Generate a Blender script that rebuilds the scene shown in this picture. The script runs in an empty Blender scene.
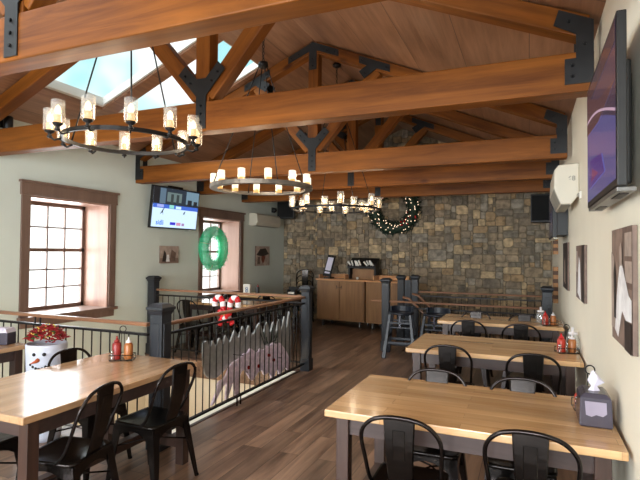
import bpy, bmesh, math, random
from mathutils import Vector, Matrix
PI = math.pi
sc = bpy.context.scene
C = sc.collection
rnd = random.Random(7)

# ------------------------------------------------------------------ mesh helpers
class MB:
    def __init__(s):
        s.bm = bmesh.new(); s.mi = 0
    def _f(s, vs, smooth=False):
        try: f = s.bm.faces.new(vs)
        except ValueError: return None
        f.material_index = s.mi; f.smooth = smooth
        return f
    def loft(s, loops, cap=True, smooth=False, closed=True):
        R = [[s.bm.verts.new(p) for p in L] for L in loops]
        n = len(R[0])
        for a, b in zip(R, R[1:]):
            for i in range(n if closed else n - 1):
                s._f((a[i], a[(i + 1) % n], b[(i + 1) % n], b[i]), smooth)
        if cap and closed:
            s._f(list(reversed(R[0]))); s._f(R[-1])
        return R
    def box(s, x0, x1, y0, y1, z0, z1):
        s.loft([[(x0, y0, z0), (x1, y0, z0), (x1, y1, z0), (x0, y1, z0)],
                [(x0, y0, z1), (x1, y0, z1), (x1, y1, z1), (x0, y1, z1)]])
    def cbox(s, c, d, rot=None):
        h = Vector(d) / 2
        pts = [Vector((a * h.x, b * h.y, -h.z)) for a, b in ((-1, -1), (1, -1), (1, 1), (-1, 1))]
        M = rot or Matrix.Identity(3)
        lo = [M @ p + Vector(c) for p in pts]
        hi = [M @ (p + Vector((0, 0, 2 * h.z))) + Vector(c) for p in pts]
        s.loft([lo, hi])
    def prism(s, pts, a0, a1, axis='y'):
        def P(u, v, w):
            return {'y': (u, w, v), 'x': (w, u, v), 'z': (u, v, w)}[axis]
        s.loft([[P(u, v, a0) for u, v in pts], [P(u, v, a1) for u, v in pts]])
    def tube(s, pts, r, seg=8, closed=False, rs=None, cap=True):
        pts = [Vector(p) for p in pts]; n = len(pts); loops = []
        up = None
        for i, p in enumerate(pts):
            if closed: t = pts[(i + 1) % n] - pts[i - 1]
            else: t = pts[min(i + 1, n - 1)] - pts[max(i - 1, 0)]
            if t.length < 1e-9: t = Vector((0, 0, 1))
            t.normalize()
            if up is None:
                up = t.orthogonal().normalized()
            up = (up - t * up.dot(t)).normalized()
            w = t.cross(up); rr = rs[i] if rs else r
            loops.append([p + (up * math.cos(2 * PI * k / seg) + w * math.sin(2 * PI * k / seg)) * rr for k in range(seg)])
        if closed:
            # pick best rotation for the join
            a, b = loops[-1], loops[0]
            best = min(range(seg), key=lambda k: (a[0] - b[k]).length)
            loops.append([b[(k + best) % seg] for k in range(seg)])
        s.loft(loops, cap=cap and not closed, smooth=True)
    def lathe(s, prof, c=(0, 0, 0), seg=16, smooth=True, cap=True):
        c = Vector(c)
        loops = [[c + Vector((r * math.cos(2 * PI * k / seg), r * math.sin(2 * PI * k / seg), z)) for k in range(seg)] for r, z in prof]
        s.loft(loops, cap=cap, smooth=smooth)
    def torus(s, c, R, r, n=16, seg=6, M=None):
        M = M or Matrix.Identity(3); c = Vector(c)
        s.tube([c + M @ Vector((R * math.cos(2 * PI * i / n), R * math.sin(2 * PI * i / n), 0)) for i in range(n)], r, seg, closed=True)
    def ball(s, c, r, seg=8, rings=5, sc_=(1, 1, 1)):
        c = Vector(c); loops = []
        for i in range(rings + 1):
            a = -PI / 2 + PI * (i + .15) / (rings + .3)
            loops.append([c + Vector((r * math.cos(a) * math.cos(2 * PI * k / seg) * sc_[0], r * math.cos(a) * math.sin(2 * PI * k / seg) * sc_[1], r * math.sin(a) * sc_[2])) for k in range(seg)])
        s.loft(loops, smooth=True)
    def poly(s, pts):
        s._f([s.bm.verts.new(p) for p in pts])
    def chain(s, p0, p1, step=.035):
        p0, p1 = Vector(p0), Vector(p1); L = (p1 - p0).length; n = max(2, int(L / step))
        for i in range(n):
            c = p0.lerp(p1, (i + .5) / n)
            M = Matrix.Rotation(i % 2 * PI / 2, 3, 'Z') @ Matrix.Rotation(PI / 2, 3, 'X') @ Matrix.Diagonal((.55, 1, 1))
            s.torus(c, step * .62, .0042, 8, 5, M)

def finish(name, mb, mats, parent=None, bevel=0, seg=2, subsurf=0):
    bmesh.ops.recalc_face_normals(mb.bm, faces=mb.bm.faces[:])
    me = bpy.data.meshes.new(name); mb.bm.to_mesh(me); mb.bm.free()
    if not isinstance(mats, (list, tuple)): mats = [mats]
    for m in mats: me.materials.append(m)
    o = bpy.data.objects.new(name, me); C.objects.link(o)
    if parent: o.parent = parent
    if bevel:
        b = o.modifiers.new('bevel', 'BEVEL'); b.width = bevel; b.segments = seg; b.limit_method = 'ANGLE'; b.angle_limit = .7
    return o

def tag(o, label, cat, group=None, kind=None):
    o['label'] = label; o['category'] = cat
    if group: o['group'] = group
    if kind: o['kind'] = kind
    return o
def thing(name, label, cat, loc=(0, 0, 0), rz=0, group=None):
    o = bpy.data.objects.new(name, None); C.objects.link(o)
    o.location = loc; o.rotation_euler = (0, 0, rz); o.empty_display_size = .1
    return tag(o, label, cat, group)
def struct(o):
    o['kind'] = 'structure'; return o
def dup(root, loc, rz, label, group=None):
    r = root.copy(); C.objects.link(r); r.location = loc; r.rotation_euler = (0, 0, rz); r['label'] = label
    if group: r['group'] = group
    for ch in list(root.children):
        c = ch.copy(); C.objects.link(c); c.parent = r
        for g in ch.children:
            d = g.copy(); C.objects.link(d); d.parent = c
    return r
def smooth_pts(pts, n=5):
    pts = [Vector(p) for p in pts]; out = []
    for i in range(len(pts) - 1):
        p0, p1, p2, p3 = pts[max(i - 1, 0)], pts[i], pts[i + 1], pts[min(i + 2, len(pts) - 1)]
        for k in range(n):
            t = k / n
            out.append(.5 * ((2 * p1) + (p2 - p0) * t + (2 * p0 - 5 * p1 + 4 * p2 - p3) * t * t + (3 * p1 - p0 - 3 * p2 + p3) * t ** 3))
    out.append(pts[-1]); return out

# ------------------------------------------------------------------ materials
def newmat(name):
    m = bpy.data.materials.new(name); m.use_nodes = True
    nt = m.node_tree; b = nt.nodes['Principled BSDF']
    return m, nt, b
def lin(c):
    return tuple(((x / 255) / 12.92 if x / 255 <= .04045 else ((x / 255 + .055) / 1.055) ** 2.4) for x in c) + (1,)
def plain(name, c, rough=.5, metal=0, noise=.06, nscale=6, emit=None, es=0, bump=0, coat=0):
    m, nt, b = newmat(name); L = nt.links
    b.inputs['Roughness'].default_value = rough; b.inputs['Metallic'].default_value = metal
    b.inputs['Coat Weight'].default_value = coat
    tc = nt.nodes.new('ShaderNodeTexCoord'); n = nt.nodes.new('ShaderNodeTexNoise'); n.inputs['Scale'].default_value = nscale
    n.inputs['Detail'].default_value = 5
    L.new(tc.outputs['Object'], n.inputs['Vector'])
    r = nt.nodes.new('ShaderNodeValToRGB'); cl = lin(c)
    r.color_ramp.elements[0].color = tuple(max(0, x * (1 - noise * 2)) for x in cl[:3]) + (1,)
    r.color_ramp.elements[1].color = tuple(min(1, x * (1 + noise * 2)) for x in cl[:3]) + (1,)
    r.color_ramp.elements[0].position = .3; r.color_ramp.elements[1].position = .7
    L.new(n.outputs['Fac'], r.inputs['Fac']); L.new(r.outputs['Color'], b.inputs['Base Color'])
    if bump:
        bp = nt.nodes.new('ShaderNodeBump'); bp.inputs['Strength'].default_value = bump; bp.inputs['Distance'].default_value = .01
        L.new(n.outputs['Fac'], bp.inputs['Height']); L.new(bp.outputs['Normal'], b.inputs['Normal'])
    if emit:
        b.inputs['Emission Color'].default_value = lin(emit); b.inputs['Emission Strength'].default_value = es
    return m
def wood(name, c1, c2, along='x', grain=1.0, rough=.4, boards=None, coat=0, knots=0, spec=.5, gap=None, blen=1.2, contrast=1.0, vary=.25):
    """wood with the grain running along an object axis; boards = board width across"""
    m, nt, b = newmat(name); L = nt.links; N = nt.nodes
    b.inputs['Roughness'].default_value = rough; b.inputs['Coat Weight'].default_value = coat; b.inputs['Coat Roughness'].default_value = .12
    b.inputs['Specular IOR Level'].default_value = spec
    tc = N.new('ShaderNodeTexCoord'); info = N.new('ShaderNodeObjectInfo')
    add = N.new('ShaderNodeVectorMath'); add.operation = 'ADD'
    mul = N.new('ShaderNodeMath'); mul.operation = 'MULTIPLY'; mul.inputs[1].default_value = 37
    L.new(info.outputs['Random'], mul.inputs[0])
    src = tc.outputs['Object']
    br = None
    if boards:
        mp0 = N.new('ShaderNodeMapping')
        if along == 'y': mp0.inputs['Rotation'].default_value = (0, 0, PI / 2)
        L.new(src, mp0.inputs['Vector'])
        br = N.new('ShaderNodeTexBrick'); br.offset = .37; br.offset_frequency = 2; br.squash = 1
        br.inputs['Scale'].default_value = 1; br.inputs['Brick Width'].default_value = blen; br.inputs['Row Height'].default_value = boards
        br.inputs['Mortar Size'].default_value = gap if gap else .0015; br.inputs['Mortar Smooth'].default_value = .1
        br.inputs['Color1'].default_value = (0, 0, 0, 1); br.inputs['Color2'].default_value = (1, 1, 1, 1); br.inputs['Mortar'].default_value = (.5, .5, .5, 1)
        L.new(mp0.outputs['Vector'], br.inputs['Vector'])
        sc1 = N.new('ShaderNodeVectorMath'); sc1.operation = 'SCALE'; sc1.inputs['Scale'].default_value = 9
        L.new(br.outputs['Color'], sc1.inputs[0]); L.new(sc1.outputs[0], add.inputs[0])
        add2 = N.new('ShaderNodeVectorMath'); add2.operation = 'ADD'; L.new(mul.outputs[0], add2.inputs[0]); L.new(src, add2.inputs[1])
        L.new(add2.outputs[0], add.inputs[1])
    else:
        L.new(src, add.inputs[0]); L.new(mul.outputs[0], add.inputs[1])
    mp = N.new('ShaderNodeMapping'); k = {'x': (1.2, 18, 18), 'y': (18, 1.2, 18), 'z': (18, 18, 1.2)}[along]
    mp.inputs['Scale'].default_value = tuple(v * grain for v in k); L.new(add.outputs[0], mp.inputs['Vector'])
    n = N.new('ShaderNodeTexNoise'); n.inputs['Scale'].default_value = 1; n.inputs['Detail'].default_value = 6; n.inputs['Roughness'].default_value = .65; n.inputs['Distortion'].default_value = .6
    L.new(mp.outputs['Vector'], n.inputs['Vector'])
    n2 = N.new('ShaderNodeTexNoise'); n2.inputs['Scale'].default_value = 1.6; n2.inputs['Detail'].default_value = 3
    mp2 = N.new('ShaderNodeMapping'); k2 = {'x': (.5, 3, 3), 'y': (3, .5, 3), 'z': (3, 3, .5)}[along]; mp2.inputs['Scale'].default_value = k2
    L.new(add.outputs[0], mp2.inputs['Vector']); L.new(mp2.outputs['Vector'], n2.inputs['Vector'])
    mx = N.new('ShaderNodeMath'); mx.operation = 'MULTIPLY_ADD'; mx.inputs[1].default_value = .55; L.new(n.outputs['Fac'], mx.inputs[0])
    m2 = N.new('ShaderNodeMath'); m2.operation = 'MULTIPLY'; m2.inputs[1].default_value = .45; L.new(n2.outputs['Fac'], m2.inputs[0]); L.new(m2.outputs[0], mx.inputs[2])
    r = N.new('ShaderNodeValToRGB'); r.color_ramp.elements[0].color = lin(c1); r.color_ramp.elements[1].color = lin(c2)
    w = .17 / contrast
    r.color_ramp.elements[0].position = .5 - w; r.color_ramp.elements[1].position = .5 + w
    L.new(mx.outputs[0], r.inputs['Fac'])
    col = r.outputs['Color']
    if boards:
        hs = N.new('ShaderNodeHueSaturation'); L.new(col, hs.inputs['Color'])
        mr = N.new('ShaderNodeMapRange'); mr.inputs['To Min'].default_value = 1 - vary; mr.inputs['To Max'].default_value = 1 + vary
        sp = N.new('ShaderNodeSeparateColor'); L.new(br.outputs['Color'], sp.inputs[0]); L.new(sp.outputs[0], mr.inputs['Value']); L.new(mr.outputs[0], hs.inputs['Value'])
        mixg = N.new('ShaderNodeMix'); mixg.data_type = 'RGBA'; L.new(br.outputs['Fac'], mixg.inputs['Factor']); L.new(hs.outputs['Color'], mixg.inputs['A'])
        mixg.inputs['B'].default_value = tuple(x * .3 for x in lin(c1)[:3]) + (1,)
        col = mixg.outputs['Result']
    if knots:
        v = N.new('ShaderNodeTexVoronoi'); v.inputs['Scale'].default_value = knots
        mp3 = N.new('ShaderNodeMapping'); mp3.inputs['Scale'].default_value = {'x': (.5, 1, 1), 'y': (1, .5, 1), 'z': (1, 1, .5)}[along]
        L.new(add.outputs[0], mp3.inputs['Vector']); L.new(mp3.outputs['Vector'], v.inputs['Vector'])
        kr = N.new('ShaderNodeValToRGB'); kr.color_ramp.elements[0].position = .05; kr.color_ramp.elements[1].position = .13
        kr.color_ramp.elements[0].color = (.35, .25, .2, 1); kr.color_ramp.elements[1].color = (1, 1, 1, 1)
        L.new(v.outputs['Distance'], kr.inputs['Fac'])
        mk = N.new('ShaderNodeMix'); mk.data_type = 'RGBA'; mk.blend_type = 'MULTIPLY'; mk.inputs['Factor'].default_value = 1
        L.new(col, mk.inputs['A']); L.new(kr.outputs['Color'], mk.inputs['B']); col = mk.outputs['Result']
    L.new(col, b.inputs['Base Color'])
    bp = N.new('ShaderNodeBump'); bp.inputs['Strength'].default_value = .12; bp.inputs['Distance'].default_value = .004
    L.new(n.outputs['Fac'], bp.inputs['Height']); L.new(bp.outputs['Normal'], b.inputs['Normal'])
    return m
def emis(name, c, s):
    m, nt, b = newmat(name); b.inputs['Base Color'].default_value = (.02, .02, .02, 1)
    b.inputs['Roughness'].default_value = .15
    b.inputs['Emission Color'].default_value = lin(c); b.inputs['Emission Strength'].default_value = s
    return m
def glass(name, tint=(1, 1, 1), gl=.12, frost=0):
    m = bpy.data.materials.new(name); m.use_nodes = True; nt = m.node_tree; N = nt.nodes; L = nt.links
    for n in list(N): N.remove(n)
    out = N.new('ShaderNodeOutputMaterial'); tr = N.new('ShaderNodeBsdfTransparent'); tr.inputs[0].default_value = tuple(tint) + (1,)
    g = N.new('ShaderNodeBsdfGlossy'); g.inputs['Roughness'].default_value = .05
    mix = N.new('ShaderNodeMixShader'); mix.inputs[0].default_value = gl
    L.new(tr.outputs[0], mix.inputs[1]); L.new(g.outputs[0], mix.inputs[2]); last = mix
    if frost:
        d = N.new('ShaderNodeBsdfDiffuse'); d.inputs[0].default_value = (.85, .85, .82, 1); m2 = N.new('ShaderNodeMixShader'); m2.inputs[0].default_value = frost
        L.new(mix.outputs[0], m2.inputs[1]); L.new(d.outputs[0], m2.inputs[2]); last = m2
    L.new(last.outputs[0], out.inputs['Surface']); return m

M = {}
M['beam'] = wood('timber', (84, 43, 9), (142, 84, 28), 'x', .8, .5, knots=2.6, coat=.0, contrast=1.1, spec=.2)
M['ceil'] = wood('ceiling_boards', (108, 72, 50), (166, 124, 96), 'y', 1.0, .28, boards=.6, blen=9, gap=.003, vary=.06, coat=.25)
M['floor'] = wood('floor_planks', (68, 48, 37), (150, 118, 95), 'y', .9, .3, boards=.17, blen=1.2, gap=.002, vary=.22, contrast=1.2)
M['top'] = wood('butcher_block', (178, 134, 88), (222, 182, 134), 'x', .7, .22, boards=.085, blen=1.1, gap=.0006, vary=.16, coat=.35)
M['topy'] = wood('butcher_block_long', (160, 122, 88), (200, 164, 126), 'y', .7, .22, boards=.085, blen=1.1, gap=.0006, vary=.16, coat=.35)
M['legwood'] = wood('dark_stained_wood', (44, 28, 22), (76, 52, 42), 'z', 1, .4)
M['apronwood'] = wood('dark_stained_apron', (46, 34, 32), (76, 58, 54), 'x', 1, .4)
M['trim'] = wood('window_trim_wood', (98, 76, 66), (124, 100, 88), 'z', .8, .4)
M['reveal'] = wood('reveal_wood', (140, 104, 88), (170, 134, 116), 'z', .6, .35)  # trim wood toned paler and pinker, daylight on the reveal put into colour
M['rail'] = wood('handrail_wood', (112, 76, 54), (150, 108, 80), 'x', 1, .35)
M['cab'] = wood('cabinet_oak', (112, 78, 48), (160, 118, 78), 'z', .9, .4, contrast=.9)
M['cabtop'] = wood('counter_top_wood', (176, 122, 78), (212, 158, 108), 'x', .8, .3)
M['wall_l'] = plain('sage_cream_paint', (206, 215, 208), .7, noise=.015, nscale=2)
M['wall_r'] = plain('cream_paint', (240, 233, 214), .6, noise=.015, nscale=2)
M['well'] = plain('well_wall_paint', (222, 214, 196), .7, noise=.02)
M['lowfloor'] = wood('lower_floor', (150, 116, 84), (190, 152, 112), 'y', .8, .3, boards=.15, blen=1.2)
M['metal'] = plain('gunmetal', (50, 45, 44), .26, .9, noise=.15, nscale=9)
M['metalseat'] = plain('gunmetal_seat', (42, 38, 36), .24, .85, noise=.2, nscale=7)
M['iron'] = plain('black_iron', (32, 30, 30), .45, .6, noise=.1)
M['plate'] = plain('dark_steel_plate', (34, 34, 35), .5, .4, noise=.2, nscale=5)
M['bolt'] = plain('bolt_steel', (30, 30, 32), .4, .8)
M['postpaint'] = plain('blue_grey_post_paint', (32, 35, 41), .45, 0, noise=.05)
M['bluebk'] = plain('blue_black_paint', (16, 22, 34), .4, 0, noise=.06)
M['ring'] = plain('weathered_grey_ring', (120, 112, 102), .45, .5, noise=.2, nscale=8)
M['white'] = plain('white_plastic', (228, 226, 218), .35, 0, noise=.01)
M['offwhite'] = plain('off_white_plastic', (206, 200, 184), .4, 0, noise=.01)
M['grille'] = plain('grey_vent_plastic', (150, 148, 138), .5, 0)
M['black'] = plain('black_plastic', (9, 9, 10), .45, 0, noise=.1)
M['silver'] = plain('brushed_silver_plastic', (112, 110, 106), .35, .4)
M['glass'] = glass('clear_window_glass', gl=.03)
M['shade'] = glass('hurricane_glass', (.97, .95, .92), gl=.12, frost=.2)
M['candle'] = emis('amber_candle', (255, 190, 110), 1.0)
M['flame'] = emis('bulb_glow', (255, 226, 170), 2.5)
M['pillar'] = emis('lit_pillar_candle', (255, 236, 200), 1.2)
M['pillarlow'] = emis('pillar_candle_base', (255, 190, 110), .9)
M['snow'] = plain('snowman_fabric', (196, 200, 214), .8, noise=.03)
M['red'] = plain('red_plastic', (140, 36, 32), .4, noise=.05)
M['ketchup'] = plain('ketchup_red', (176, 48, 30), .3, noise=.05)
M['mustard'] = plain('orange_sauce', (160, 96, 46), .35, noise=.05)
M['redpetal'] = plain('poinsettia_red', (150, 12, 24), .6, noise=.2, nscale=30)
M['leafgreen'] = plain('leaf_green', (52, 92, 44), .6, noise=.2, nscale=20)
M['yellow'] = plain('yellow_bead', (214, 190, 80), .5)
M['orange'] = plain('carrot_orange', (190, 90, 50), .6)
M['pine'] = plain('pine_green', (22, 44, 26), .7, noise=.3, nscale=40)
M['tinsel'] = plain('green_tinsel', (70, 205, 150), .25, 0, noise=.25, nscale=60, bump=.6)
M['tinsel'].node_tree.nodes['Principled BSDF'].inputs['Alpha'].default_value = .72
M['tinseltape'] = plain('pale_ribbon', (170, 200, 150), .4)
M['canered'] = plain('candy_red', (196, 26, 34), .3); M['canewhite'] = plain('candy_white', (236, 232, 234), .3)
M['warmbulb'] = emis('warm_fairy_bulb', (255, 224, 190), 1.6)
M['redball'] = plain('red_ornament', (150, 20, 24), .25)
M['deer'] = plain('dusty_pink_board', (236, 218, 246), .7, noise=.12, nscale=30)
M['deerback'] = plain('pale_dusty_board', (150, 150, 148), .7, noise=.08, nscale=20)
M['smoke'] = plain('smoke_grey_plastic', (70, 66, 78), .2, 0, noise=.05)
M['tissue'] = plain('white_tissue', (214, 210, 226), .8, noise=.03)
M['tissuewin'] = plain('stacked_napkins', (150, 142, 160), .7, noise=.05)
M['clear'] = glass('clear_jar_glass', (.9, .93, .95), gl=.2, frost=.15)
M['chrome'] = plain('chrome', (190, 190, 190), .15, 1, noise=.02)
M['mortar'] = plain('mortar', (122, 111, 92), .9, noise=.15, nscale=18, bump=.4)

# ------------------------------------------------------------------ dimensions
XL, XR, YB, YF = -5.6, .42, 10.9, -3.2
RX, RZ, SL = -2.62, 4.42, .425
def zc_(x): return RZ - SL * abs(x - RX)

# ------------------------------------------------------------------ room shell
WIN = [(4.13, 5.37, .80, 2.28), (7.58, 8.86, .80, 2.26)]     # left wall openings (y0,y1,z0,z1)
WT = .57
b = MB()
def wallpiece(y0, y1, z0, z1): b.box(XL - WT, XL, y0, y1, z0, z1)
b.box(XL - WT, XL, YF, 3.25, 0 - .3, 3.16)
ys = [3.25, WIN[0][0], WIN[0][1], WIN[1][0], WIN[1][1], YB + .3]
for i in range(5):
    if i % 2 == 0: b.box(XL - WT, XL, ys[i], ys[i + 1], -.3, 3.16)
    else:
        w = WIN[i // 2]
        b.box(XL - WT, XL, ys[i], ys[i + 1], -.3, w[2]); b.box(XL - WT, XL, ys[i], ys[i + 1], w[3], 3.16)
struct(finish('wall_left', b, M['wall_l']))
b = MB(); b.box(XR, XR + .3, YF, YB + .3, -.3, 3.16); struct(finish('wall_right', b, M['wall_r']))
# front wall (behind the camera) with three large windows, invented to let in fill light
b = MB()
fx = [XL, -5.0, -3.4, -3.0, -1.6, -1.3, .1, XR]
for i in range(7):
    if i % 2 == 0: b.box(fx[i], fx[i + 1], YF - .3, YF, -.3, 3.16)
    else: b.box(fx[i], fx[i + 1], YF - .3, YF, -.3, .7); b.box(fx[i], fx[i + 1], YF - .3, YF, 2.5, 3.16)
b.prism([(XL - WT, 3.16), (XR + .3, 3.16), (RX, RZ + .05)], YF - .3, YF)
struct(finish('wall_front', b, M['wall_l']))
for i in range(3):
    b = MB(); x0, x1 = fx[2 * i + 1], fx[2 * i + 2]
    b.box(x0, x0 + .06, YF - .2, YF - .12, .7, 2.5); b.box(x1 - .06, x1, YF - .2, YF - .12, .7, 2.5)
    b.box(x0, x1, YF - .2, YF - .12, .7, .76); b.box(x0, x1, YF - .2, YF - .12, 2.44, 2.5); b.box(x0, x1, YF - .2, YF - .12, 1.57, 1.62)
    struct(finish('window_%d' % (5 + i), b, M['trim']))  # unseen, added to admit daylight from behind

# floor with two stair openings
b = MB()
W1 = (XL, -2.9, 3.35, 6.15)      # big opening left
W2 = (-1.95, XR, 8.08, 8.95)     # stair at the back right
def fl(x0, x1, y0, y1): b.box(x0, x1, y0, y1, -.28, 0)
fl(XL, XR, YF, W1[2]); fl(W1[1], XR, W1[2], W1[3]); fl(XL, XR, W1[3], W2[2]); fl(XL, W2[0], W2[2], W2[3]); fl(XL, XR, W2[3], YB)
struct(finish('floor', b, M['floor']))
# edges of the opening
b = MB()
b.box(W1[1] - .16, W1[1] - .005, W1[2], W1[3], -.30, -.015)
struct(finish('trim_1', b, M['well']))
b = MB()
b.box(W1[1] - .01, W1[1] + .03, W1[2], W1[3], -.02, .006); b.box(W1[0], W1[1] + .03, W1[2] - .03, W1[2] + .01, -.02, .006); b.box(W1[0], W1[1] + .03, W1[3] - .01, W1[3] + .03, -.02, .006)
struct(finish('trim_2', b, M['legwood']))
# lower level
b = MB(); b.box(XL - WT, XL, 2.5, W1[3] + .3, -3, -.3); b.box(XL, W1[1] + .1, W1[3] + .02, W1[3] + .2, -3, -.28); b.box(W1[1] + .02, W1[1] + .2, 2.5, W1[3] + .2, -3, -.28); b.box(XL, W1[1] + .2, 2.3, 2.5, -3, -.28)
struct(finish('wall_lower', b, M['well']))
b = MB(); b.box(XL, W1[1], 2.5, W1[3], -3.1, -3); struct(finish('floor_lower', b, M['lowfloor']))
b = MB(); b.box(W2[0] - .15, W2[0], W2[2], W2[3], -3, -.28); b.box(W2[0], XR, W2[2] - .15, W2[2], -3, -.28); b.box(W2[0], XR, W2[3], W2[3] + .15, -3, -.28)
b.box(W2[0], XR, W2[2], W2[3], -3.1, -3)
struct(finish('wall_stairwell', b, M['well']))
b = MB()
for i in range(12):
    x0 = W2[0] + .02 + i * .19
    b.box(x0, x0 + .21, W2[2] + .01, W2[3] - .01, -.19 * (i + 1) - .2, -.19 * (i + 1))
o = finish('staircase', b, M['floor']); struct(o)

# ceiling: two slopes, four skylights in the left one, two of them added out of view
SKY = [(3.68, 4.65), (4.87, 5.79), (-.9, .1), (.4, 1.4)]  # last pair added out of view to brighten the near area
SX0, SX1 = -5.0, -3.33
b = MB(); T = .13
def slope(x0, x1, y0, y1):
    b.prism([(x0, zc_(x0)), (x1, zc_(x1)), (x1, zc_(x1) + T), (x0, zc_(x0) + T)], y0, y1)
slope(RX, XR + .35, YF - .3, YB + .3)
slope(XL - WT, SX0, YF - .3, YB + .3); slope(SX1, RX, YF - .3, YB + .3)
cuts = sorted(SKY); y = YF - .3
for a, c in cuts:
    slope(SX0, SX1, y, a); y = c
slope(SX0, SX1, y, YB + .3)
struct(finish('ceiling', b, M['ceil']))
n = 3
M['skyframe'] = plain('white_skylight_frame', (210, 210, 205), .5, noise=.02)
for a, c in SKY:
    n += 0
    fr = MB(); off = .03
    def strip(x0, x1, y0, y1, t0=off, t1=off + .1):
        fr.prism([(x0, zc_(x0) + t0), (x1, zc_(x1) + t0), (x1, zc_(x1) + t1), (x0, zc_(x0) + t1)], y0, y1)
    strip(SX0 + .002, SX0 + .035, a + .002, c - .002); strip(SX1 - .035, SX1 - .002, a + .002, c - .002)
    strip(SX0 + .035, SX1 - .035, a + .002, a + .03); strip(SX0 + .035, SX1 - .035, c - .03, c - .002)
    f = struct(finish('window_%d' % {3.68: 3, 4.87: 4, -.9: 8, .4: 9}[a], fr, M['skyframe']))
    g = MB(); g.prism([(SX0 + .04, zc_(SX0 + .04) + .08), (SX1 - .04, zc_(SX1 - .04) + .08), (SX1 - .04, zc_(SX1 - .04) + .088), (SX0 + .04, zc_(SX0 + .04) + .088)], a + .04, c - .04)
    finish('pane', g, M['glass'], f)

# back wall of irregular stones
def stone_wall():
    b = MB(); mats = []
    cols = [(152, 134, 110), (140, 123, 100), (160, 142, 116), (126, 116, 100), (145, 127, 102), (184, 160, 124), (132, 117, 97), (146, 136, 120), (118, 106, 90), (156, 130, 96)]
    mats.append(M['mortar'])
    for i, c in enumerate(cols): mats.append(plain('field_stone_%s' % 'abcdefghij'[i], c, .75, noise=.22, nscale=11, bump=.8))
    # backing
    b.mi = 0
    b.prism([(XL - WT, -.3), (XR + .3, -.3), (XR + .3, 3.2), (RX, RZ + .05), (XL - WT, 3.2)], YB, YB + .3)
    g = .05; NX = int((XR - XL) / g) + 1; NZ = int(4.5 / g) + 1
    occ = [[False] * NX for _ in range(NZ)]
    R = random.Random(3)
    for j in range(NZ):
        for i in range(NX):
            if occ[j][i]: continue
            big = R.random()
            w = R.choice([3, 4, 5, 6, 7]) if big > .2 else R.choice([2, 3, 8]); h = R.choice([2, 3, 3, 4]) if big > .12 else R.choice([2, 5])
            ww = 0
            while ww < w and i + ww < NX and not occ[j][i + ww]: ww += 1
            hh = min(h, NZ - j)
            hh = min(hh, ww + 1)
            for a in range(hh):
                for c in range(ww): occ[j + a][i + c] = True
            x0, x1 = XL + i * g, min(XL + (i + ww) * g, XR + .02); z0, z1 = j * g, (j + hh) * g
            if x1 - x0 < .03: continue
            xc = (x0 + x1) / 2
            if z0 > zc_(xc) + .05: continue
            b.mi = 1 + R.randrange(len(cols))
            q = .004; d = R.uniform(.012, .032)
            P = []
            cut = [R.uniform(.04, .26) for _ in range(4)]
            X0, X1, Z0, Z1 = x0 + q, x1 - q, z0 + q, z1 - q; m_ = min(X1 - X0, Z1 - Z0)
            def J(): return R.uniform(-.009, .009)
            for (cx, cz, dx, dz, k) in ((X0, Z0, 1, 1, 0), (X1, Z0, -1, 1, 1), (X1, Z1, -1, -1, 2), (X0, Z1, 1, -1, 3)):
                t = cut[k] * m_; a1 = (cx + dx * t + J(), cz); a2 = (cx, cz + dz * t + J())
                P += ([a2, a1] if k in (0, 2) else [a1, a2])
            cx, cz = (X0 + X1) / 2, (Z0 + Z1) / 2; W_, H_ = X1 - X0, Z1 - Z0
            def sh(t): return [(cx + (px - cx) * (1 - 2 * t / W_), cz + (pz - cz) * (1 - 2 * t / H_)) for px, pz in P]
            l0 = [(px, YB + .004, pz) for px, pz in P]; l1 = [(px, YB - d * .7, pz) for px, pz in sh(.001)]
            l2 = [(px, YB - d, pz) for px, pz in sh(min(.009, m_ * .12))]
            b.loft([l0, l1, l2])
    return struct(finish('wall_back', b, mats))
stone_wall()

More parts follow.
